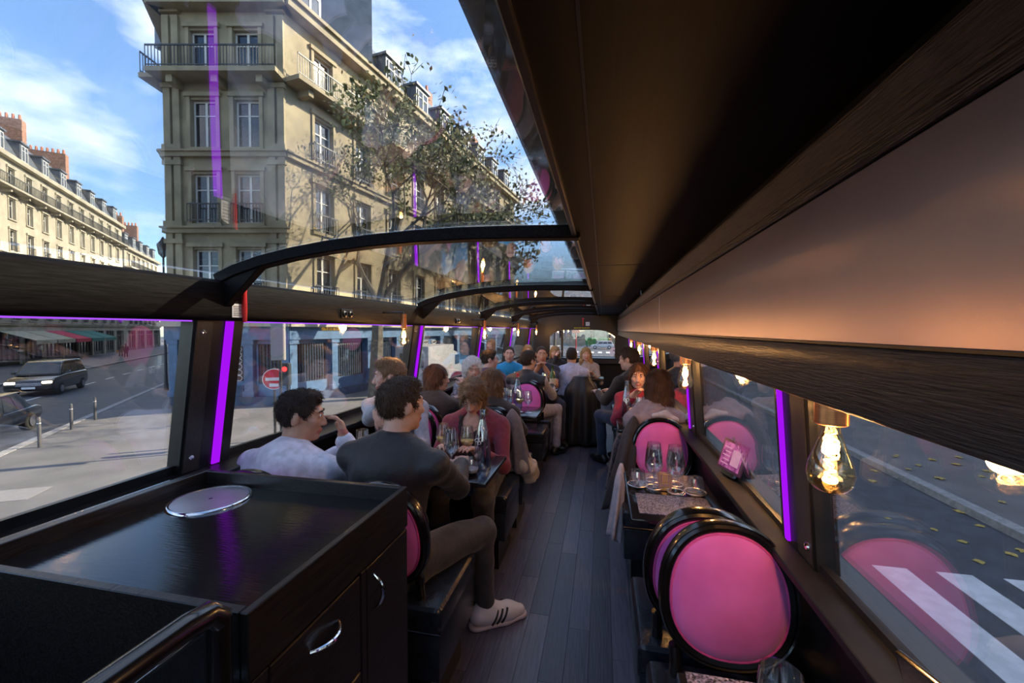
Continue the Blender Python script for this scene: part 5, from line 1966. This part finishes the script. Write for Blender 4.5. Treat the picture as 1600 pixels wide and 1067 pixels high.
    if region is not None:
        loc_ = (gc - Np)
        u_ = loc_ @ up
        f_ = loc_ @ fwd
        sel = region(loc_[:, 0], f_, u_).astype(int)
    set_slots(gm, [top] + ([topmats] if topmats else []), sel if topmats else np.zeros(len(gc), int))
    obj('top', gm, None, t)
    # ---- trousers
    Fp = Field(lo - .02, hi + .02, max(vox, .010))
    Fp.ell(P + V3(0, 0, -.015), (.172 * build, .135, .105), .03)
    for hp_, kn, an in ((hipL, lp['kl'], lp['al']), (hipR, lp['kr'], lp['ar'])):
        Fp.cone(hp_, kn, .088 * build, .066, .05)
        Fp.cone(kn, an + V3(0, 0, .03), .064, .050, .03)
    Fp.wrinkle(.005, 30, seed + 7)
    pm, _ = Fp.mesh('trousers')
    pm.materials.append(legs)
    obj('trousers', pm, None, t)
    # ---- shoes
    if feet:
        for sd, an, kn, tk in ((-1, lp['al'], lp['kl'], lp['tl']), (1, lp['ar'], lp['kr'], lp['tr'])):
            d = V3(0, 1, 0) if tk is None else (tk - an) * V3(1, 1, 0)
            d = d / np.linalg.norm(d)
            if shoe == 'sneaker' and sd == 1:
                sneaker(t, an, d)
                continue
            b0 = V3(an[0], an[1], 0)
            Fs = Field(b0 - V3(.26, .26, .02), b0 + V3(.26, .26, .2), .012)
            Fs.cone(b0 - d * .045 + V3(0, 0, .045), b0 + d * .10 + V3(0, 0, .036), .044, .040, .03)
            Fs.cone(b0 + d * .08 + V3(0, 0, .034), b0 + d * .165 + V3(0, 0, .030), .042, .030, .03)
            Fs.cone(b0 - d * .01 + V3(0, 0, .06), an + V3(0, 0, .03), .044, .042, .03)
            Fs.plane_cut((0, 0, .002), (0, 0, -1))
            sm, _ = Fs.mesh('shoe')
            sm.materials.append(mat('black_shoe_leather', (.012, .011, .011), .35))
            obj('shoe', sm, None, t)
    if glasses:
        q = MB()
        for sx in (-1, 1):
            q.tube([(sx * .031 + .021 * math.cos(w), .104, .010 + .016 * math.sin(w)) for w in [k * PI / 8 for k in range(16)]], .0017, 5, True)
            q.tube([(sx * .052, .102, .016), (sx * .075, .06, .016), (sx * .082, -.01, .012)], .0018, 5)
        q.tube([(-.010, .104, .014), (.010, .104, .014)], .0017, 5)
        ob = q.build('glasses', mat('dark_spectacle_frame', (.06, .02, .02), .3), t)
        ob.matrix_local = Matrix.Translation(Hc) @ Matrix(RH).to_4x4() @ Matrix.Diagonal((hs, hs, hs, 1))
    return t


def sneaker(t, an, d):
    """white leather trainer with three dark side stripes; d = toe direction"""
    side = V3(d[1], -d[0], 0)
    b0 = V3(an[0], an[1], 0)
    F = Field(b0 - V3(.28, .28, .02), b0 + V3(.28, .28, .2), .006)
    f = lambda a, s_, z: b0 + d * a + side * s_ + V3(0, 0, z)
    F.cone(f(-.040, 0, .055), f(.02, 0, .055), .040, .043, .02)
    F.cone(f(.02, 0, .050), f(.12, .004, .042), .044, .046, .03)
    F.cone(f(.12, .004, .042), f(.185, .008, .034), .046, .030, .03)
    F.cone(f(-.02, 0, .07), f(-.01, 0, .098), .043, .040, .03)
    F.cone(f(.05, 0, .07), f(.03, 0, .095), .034, .030, .03)
    F.cone(f(-.005, 0, .14), f(.0, 0, .088), .032, .028, .006, True)
    F.plane_cut((0, 0, .020), (0, 0, -1))
    me, _ = F.mesh('shoe')
    me.materials.append(mat('white_shoe_leather', (.72, .69, .72), .45, var=.04, bump=.05, bscale=90))
    sh = obj('shoe', me, None, t)
    F = Field(b0 - V3(.28, .28, .03), b0 + V3(.28, .28, .1), .006)
    F.cone(f(-.045, 0, .010), f(.10, .002, .010), .044, .050, .02)
    F.cone(f(.10, .002, .010), f(.190, .008, .010), .050, .036, .02)
    F.plane_cut((0, 0, .022), (0, 0, 1))
    F.plane_cut((0, 0, .001), (0, 0, -1))
    me, _ = F.mesh('sole')
    me.materials.append(mat('pale_rubber_sole', (.55, .48, .52), .6))
    obj('sole', me, None, sh)
    M_ST = mat('black_shoe_stripe', (.012, .012, .014), .5)
    for sg in (-1, 1):
        for k in range(3):
            a0 = .020 + k * .026
            pts = []
            for j in range(7):
                s_ = j / 6
                z = .022 + .062 * s_
                w = math.sqrt(max(.0515 ** 2 - (z - .047) ** 2, .0001)) - .0015
                pts.append(f(a0 + .034 * s_, sg * w + .002, z))
            MB().tube(pts, .0058, 6).build('stripe', M_ST, sh)
    q = MB()
    for k in range(5):
        a = .062 + k * .013
        z = .099 - k * .0052
        q.tube([f(a, -.018, z - .006), f(a + .004, 0, z), f(a, .018, z - .006)], .0028, 6)
    q.build('laces', M_WHITE, sh)
    q = MB().tube([f(-.045, 0, .092), f(-.02, .038, .086), f(.025, .036, .090), f(.05, .0, .107), f(.025, -.036, .090), f(-.02, -.038, .086)], .0042, 6, True)
    q.build('collar', M_ST, sh)
    q = MB()
    q.tube([f(-.005, 0, .06), f(-.004, 0, .14)], [.040, .036], 12)
    q.build('sock', mat('white_sock', (.66, .60, .66), .8), t)


# ------------------------------------------------------------------ the passengers
C_WHITE = cloth('lavender_white_knit', (.60, .58, .66), bump=.35)
C_BLACK = cloth('black_jersey', (.014, .013, .015), .6, sheen=.1)
C_GREY = cloth('light_grey_sweatshirt', (.34, .33, .37))
C_BURG = cloth('burgundy_knit', (.17, .020, .042))
C_DARK = cloth('charcoal_wool', (.018, .016, .018))
C_CHAR = cloth('charcoal_trousers', (.040, .036, .040), .7)
C_JEANB = cloth('dark_blue_denim', (.030, .040, .085))
C_JEANG = cloth('pale_grey_denim', (.34, .33, .42))
C_CYAN = cloth('bright_blue_cotton', (.015, .26, .52))
C_NAVY = cloth('navy_cotton', (.018, .022, .050))
C_SKY = cloth('pale_blue_shirt_cotton', (.46, .48, .66), .7)
C_RED = cloth('dark_red_knit', (.30, .012, .035))
C_LILAC = cloth('grey_lilac_wool', (.26, .20, .23))
C_PRINT = cloth('grey_patterned_blouse', (.24, .24, .29), var=.7, scale=60)
C_PLUM = cloth('dark_plum_cotton', (.10, .04, .10))
C_STONEG = cloth('stone_grey_cotton', (.36, .33, .34))
C_TAN = cloth('brown_wool_jacket', (.040, .026, .020))

# near left table
person('man in a lavender-white sweater seen from behind, turning his head right', (-1.39, 1.70), 1.20, 0, 'tan', 'darkbrown', 'short', C_WHITE, C_CHAR, vox=.0068, lean=14, hy=-62, hp=6, build=1.08,
       handR=(-1.235, 1.80, .965, 0), gripR=.7, palmR=(-.8, -.5, 0), dirR=(-.25, .1, 1), handL=(-1.48, 2.10, .80, 0), seed=2, wr=.006)
person('man in a black zip top seated with one leg out in the aisle', (-.855, 1.66), 1.275, R(-4), 'fair', 'brown', 'short', C_BLACK, C_CHAR, vox=.0068, lean=10, hy=-30, hp=2, build=1.10,
       handR=(-.72, 2.05, .80, 0), handL=(-1.0, 2.02, .80, 0), shoe='sneaker', collar=True, seed=5, wr=.006,
       legpos={'kr': (-.575, 1.93, .52), 'ar': (-.575, 2.00, .095), 'tr': (-.41, 2.12, 0), 'kl': (-.93, 1.93, .53), 'al': (-.93, 1.96, .09)})
person('man in a light grey hoodie looking towards the window with one hand raised', (-1.43, 2.60), 1.285, PI, 'fair', 'sandy', 'short', C_GREY, C_JEANB, vox=.0068, lean=8, hy=-62, hp=4, build=1.05, hood=True,
       handR=(-1.31, 2.24, 1.035, 0), gripR=.35, palmR=(0, -1, -.3), dirR=(-.35, .30, -.75), handL=(-1.22, 2.27, .80, 0), seed=8, wr=.006)
person('woman in a burgundy cardigan bending her head over the table', (-.835, 2.60), 1.17, PI, 'fair', 'lightbrown', 'braid', C_BURG, C_CHAR, vox=.0070, lean=12, hy=6, hp=38, fem=True, build=1.12,
       handR=(-.92, 2.28, .80, 0), handL=(-.70, 2.30, .79, 0), scoop=.02, region=lambda x, f, u: (np.abs(x) < .085 + .22 * np.clip(u, -.3, .0)) & (f > .02) & (u < .03), topmats=C_DARK, seed=4,
       legpos={'kl': (-.65, 2.22, .54), 'al': (-.66, 2.28, .09)})
# second left table
person('dark-haired person in a black cardigan turned to the right', (-1.37, 3.30), 1.185, 0, 'fair', 'chestnut', 'bob', C_DARK, C_CHAR, vox=.0085, lean=12, hy=-64, hp=2, fem=True, build=1.1,
       handR=(-1.20, 3.52, .99, 0), gripR=.7, seed=6, feet=False)
person('woman with light brown bobbed hair and black top seen from behind', (-.845, 3.16), 1.175, 0, 'fair', 'lightbrown', 'bob', C_DARK, C_CHAR, vox=.0085, lean=10, hy=-16, fem=True, build=1.08, handR=(-.75, 3.50, .80, 0), handL=(-1.0, 3.5, .8, 0), seed=7)
person('white-haired woman with glasses and a patterned blouse', (-1.37, 4.27), 1.175, PI, 'pale', 'white', 'curly', C_PRINT, C_CHAR, vox=.0085, lean=8, hy=32, hp=6, fem=True, build=1.12, glasses=True, handR=(-1.45, 3.95, .8, 0), handL=(-1.2, 3.95, .8, 0), seed=9, feet=False)
# third left table
person('dark-haired man with glasses turned to the right in a plum shirt', (-1.37, 4.97), 1.235, 0, 'fair', 'darkbrown', 'short', C_PLUM, C_CHAR, vox=.009, lean=8, hy=-66, glasses=True, handR=(-1.2, 5.3, .8, 0), seed=11, feet=False)
person('man in a pale jacket with black shoulders and light grey jeans', (-.86, 4.85), 1.235, R(-8), 'fair', 'brown', 'short', C_STONEG, C_JEANG, vox=.009, lean=10, hy=-28, build=1.1, handR=(-.62, 5.18, .80, 0), handL=(-.98, 5.2, .8, 0),
       region=lambda x, f, u: (u > -.125) & (np.abs(x) < .24), topmats=C_BLACK, legpos={'kr': (-.545, 5.05, .53), 'ar': (-.54, 4.98, .10), 'tr': (-.42, 5.16, 0)}, seed=12)
person('man in a bright blue t-shirt facing the table', (-1.37, 6.08), 1.24, PI, 'fair', 'brown', 'buzz', C_CYAN, C_JEANB, vox=.0095, lean=5, hy=12, sleeve=.62, handR=(-1.46, 5.72, .8, 0), handL=(-1.2, 5.72, .8, 0), seed=13, feet=False)
person('man in a navy t-shirt resting his chin over folded hands', (-.83, 5.72), 1.26, PI, 'tan', 'brown', 'buzz', C_NAVY, C_JEANB, vox=.0095, lean=10, hy=14, hr=-4, sleeve=.62, build=1.08, handR=(-.84, 5.46, 1.0, 0), handL=(-.74, 5.48, .98, 0), gripL=.7, gripR=.7, seed=14,
       legpos={'kl': (-.53, 5.36, .53), 'al': (-.52, 5.40, .09), 'tl': (-.44, 5.26, 0)})
# fourth left table and the front
person('blonde woman by the window at the far left table', (-1.36, 7.6), 1.20, PI, 'pale', 'blonde', 'bob', C_DARK, C_CHAR, vox=.011, lean=6, hy=20, fem=True, seed=15, feet=False)
person('blonde woman covering her mouth at the far left table', (-.84, 7.45), 1.19, PI, 'fair', 'blonde', 'bob', C_DARK, C_CHAR, vox=.011, lean=10, hp=8, fem=True, handR=(-.80, 7.30, 1.04, 0), gripR=.7, seed=16, feet=False)
person('man in a pale blue shirt seen from behind at the front table', (-.44, 6.05), 1.225, R(-4), 'tan', 'darkbrown', 'short', C_SKY, C_CHAR, vox=.010, lean=14, hy=8, build=1.12, handR=(-.3, 6.40, .8, 0), handL=(-.56, 6.4, .8, 0), seed=17)
person('long-haired blonde woman facing the man in the pale blue shirt', (-.27, 6.95), 1.19, PI, 'fair', 'blonde', 'long', C_STONEG, C_CHAR, vox=.010, lean=6, hy=8, fem=True, handR=(-.35, 6.66, .8, 0), handL=(-.15, 6.66, .8, 0), seed=18)
# right side
person('man with glasses in a black jacket turned to the left', (.27, 4.55), 1.295, R(42), 'fair', 'brown', 'short', C_TAN, C_JEANB, vox=.0085, lean=10, hy=26, hp=6, build=1.1, glasses=True, handL=(-.05, 4.72, .80, 0), handR=(.12, 4.88, .8, 0), seed=19,
       legpos={'kl': (-.02, 4.80, .53), 'al': (.0, 4.78, .09), 'kr': (.16, 4.92, .53), 'ar': (.2, 4.9, .09)})
person('woman with long brown hair in a red sweater facing the bottle', (.315, 3.86), 1.18, PI, 'fair', 'chestnut', 'long', C_RED, C_CHAR, vox=.0075, lean=8, build=.96, hy=-8, hp=4, fem=True, scoop=.0, handR=(.24, 3.62, .93, 0), gripR=.6, handL=(.33, 3.60, .80, 0), seed=20, feet=False)
person('woman with a dark bob in a grey lilac jacket seen from behind', (.375, 3.02), 1.215, R(4), 'fair', 'chestnut', 'bob', C_LILAC, C_CHAR, vox=.0075, lean=6, side=11, hy=8, fem=True, build=.92, handL=(.34, 3.42, .80, 0), handR=(.44, 3.42, .8, 0), seed=21, wr=.008, feet=False, collar=True)

# front cross table with its covered chair
table('small black table before the long-haired blonde woman', -.62, .02, 6.42, 6.86)
bench('black leather seat under the man in the pale blue shirt', -.68, -.22, 5.80, 6.18, (), 6.0, 0)
bench('black leather seat under the long-haired blonde woman', -.52, -.02, 7.0, 7.4, (), 7.0, 0)


# ------------------------------------------------------------------ coats and cloths
def drape(name, label, cat, m, base, fn, nu, nv, closeu=False, thick=.008):
    t = thing(name, label, cat, base)
    q = MB()
    q.grid(fn, nu, nv, closeu)
    ob = q.build('cloth', m, t, angle=80)
    md = ob.modifiers.new('thickness', 'SOLIDIFY')
    md.thickness = thick
    return t


C_COAT = cloth('black_coat_cloth', (.009, .008, .010), .5, sheen=.1, bump=.1)


def cover(a, b):
    w = 2 * PI * a
    b2 = b
    k = math.sin(min(1, b2 * 2.6) * PI / 2)
    rx_ = .02 + k * (.175 + .060 * b2)
    ry_ = .015 + k * (.085 + .10 * b2)
    fold = 1 + (.05 + .10 * b2) * math.sin(w * 9 + .8) * b2 ** .6 + .04 * math.sin(w * 5)
    z = .90 - (b2 ** 1.35) * .87 if b2 > .12 else .90 - (b2 ** 2) * .9
    return (rx_ * fold * math.cos(w), ry_ * fold * math.sin(w), z)


drape('covered_chair', 'chair wholly draped in a long black coat standing in the aisle', 'chair', C_COAT, (-.27, 5.52, .0), cover, 96, 26, True)
C_BEIGE = cloth('beige_coat_cloth', (.46, .38, .30), .8)
C_GREYJ = cloth('grey_jacket_cloth', (.15, .13, .15), .8)
C_LINING = cloth('pale_grey_lining', (.40, .37, .42), .7)


def soft(name, label, cat, m, prims, seed, amp=.010, freq=42, h=.009, cuts=()):
    """heap of cloth as one soft solid; prims are (a, b, ra, rb)"""
    P_ = np.array([p for q in prims for p in q[:2]])
    base = P_.mean(0) * V3(1, 1, 0) + V3(0, 0, P_[:, 2].min())
    t = thing(name, label, cat, tuple(base))
    F = Field(P_.min(0) - base - .14, P_.max(0) - base + .14, h)
    for a, b, ra, rb in prims:
        F.cone(V3(*a) - base, V3(*b) - base, ra, rb, .035)
    F.wrinkle(amp, freq, seed)
    for p, n in cuts:
        F.plane_cut(V3(*p) - base, n)
    me, _ = F.mesh('cloth')
    me.materials.append(m)
    obj('cloth', me, None, t)
    return t


def coat_drape(name, label, cat, m, c, zt, zb, r0, r1, shift=(0, 0), folds=7, seed=0, thick=.006):
    """garment hung from a point: an oval skirt of cloth with folds"""
    ph = random.Random(seed).uniform(0, 6)

    def fn(a, b):
        w = 2 * PI * a
        k = math.sin(min(1, b * 3.0) * PI / 2)
        f = 1 + (.06 + .20 * b) * math.sin(w * folds + ph + 1.2 * b) * b ** .5 + .05 * math.sin(w * 3 + ph)
        rx_, ry_ = (.008 + k * (r0[i_] + (r1[i_] - r0[i_]) * b) for i_ in (0, 1))
        z = zt - (zt - zb) * b ** 1.25 * (1 + .05 * math.sin(w * 2 + ph))
        return (rx_ * f * math.cos(w) + shift[0] * b ** 1.4, ry_ * f * math.sin(w) + shift[1] * b ** 1.4, z - zb)
    return drape(name, label, cat, m, (c[0], c[1], zb), fn, 60, 22, True, thick)


coat_drape('coat', 'dark grey jacket hung over the back of the burgundy bench', 'coat', C_GREYJ, (-.635, 2.915, 0), .93, .50, (.045, .04), (.075, .055), (.05, 0), 6, 5)
soft('coat', 'beige coat spilling over the bench end behind the burgundy woman', 'coat', C_BEIGE,
     [((-.64, 2.95, .53), (-.56, 2.96, .52), .06, .068), ((-.57, 2.99, .54), (-.525, 3.05, .45), .065, .06), ((-.55, 2.93, .53), (-.515, 2.97, .42), .06, .045), ((-.53, 3.05, .48), (-.51, 3.02, .38), .04, .02), ((-.56, 2.90, .55), (-.53, 2.90, .48), .04, .03)], 3, amp=.010, freq=48, h=.007)
coat_drape('coat', 'black coat hung on the pink back at the glass-holder table', 'coat', cloth('charcoal_coat_cloth', (.022, .018, .022), .75), (.205, 2.85, 0), .93, .36, (.045, .035), (.085, .11), (-.10, -.10), 7, 7)
coat_drape('coat', 'pale grey coat lining spilling over the bench edge towards the aisle', 'coat', C_LINING, (.115, 2.62, 0), .68, .28, (.018, .035), (.030, .075), (-.045, -.10), 5, 9)
soft('coat', 'folded pale grey collar of a coat lying over the top of a pink back', 'coat', C_LINING,
     [((.33, 2.855, .94), (.40, 2.855, .952), .014, .020), ((.40, 2.855, .952), (.47, 2.855, .915), .020, .014)], 4, amp=.005, freq=60, h=.006)
C_CHECK = cloth('checked_scarf_cloth', (.065, .045, .052), .8, var=.9, scale=55)
coat_drape('scarf', 'dark checked scarf hanging at the aisle side of the blue bottle table', 'scarf', C_CHECK, (.125, 3.06, 0), .76, .36, (.03, .06), (.04, .09), (-.05, 0), 6, 11)

# handbag on the bench beside the lilac jacket
t = thing('handbag', 'small black leather handbag with a chrome clasp on the bench below the blue bottle', 'bag', (.15, 3.16, SEAT))
MB().hexa([(-.035, -.09, 0), (.045, -.09, 0), (.045, .09, 0), (-.035, .09, 0), (-.02, -.08, .16), (.03, -.08, .16), (.03, .08, .16), (-.02, .08, .16)]).build('body', M_LEATHER, t, bevel=.014, seg=2)
MB().tube([(0, -.06, .155), (0, -.05, .25), (0, .05, .25), (0, .06, .155)], .006, 8).build('strap', M_LEATHER, t)
MB().lathe([(.010, 0), (.008, .006), (0, .007)], 12, (-.034, 0, .10), 'x').build('clasp', M_CHROME, t)
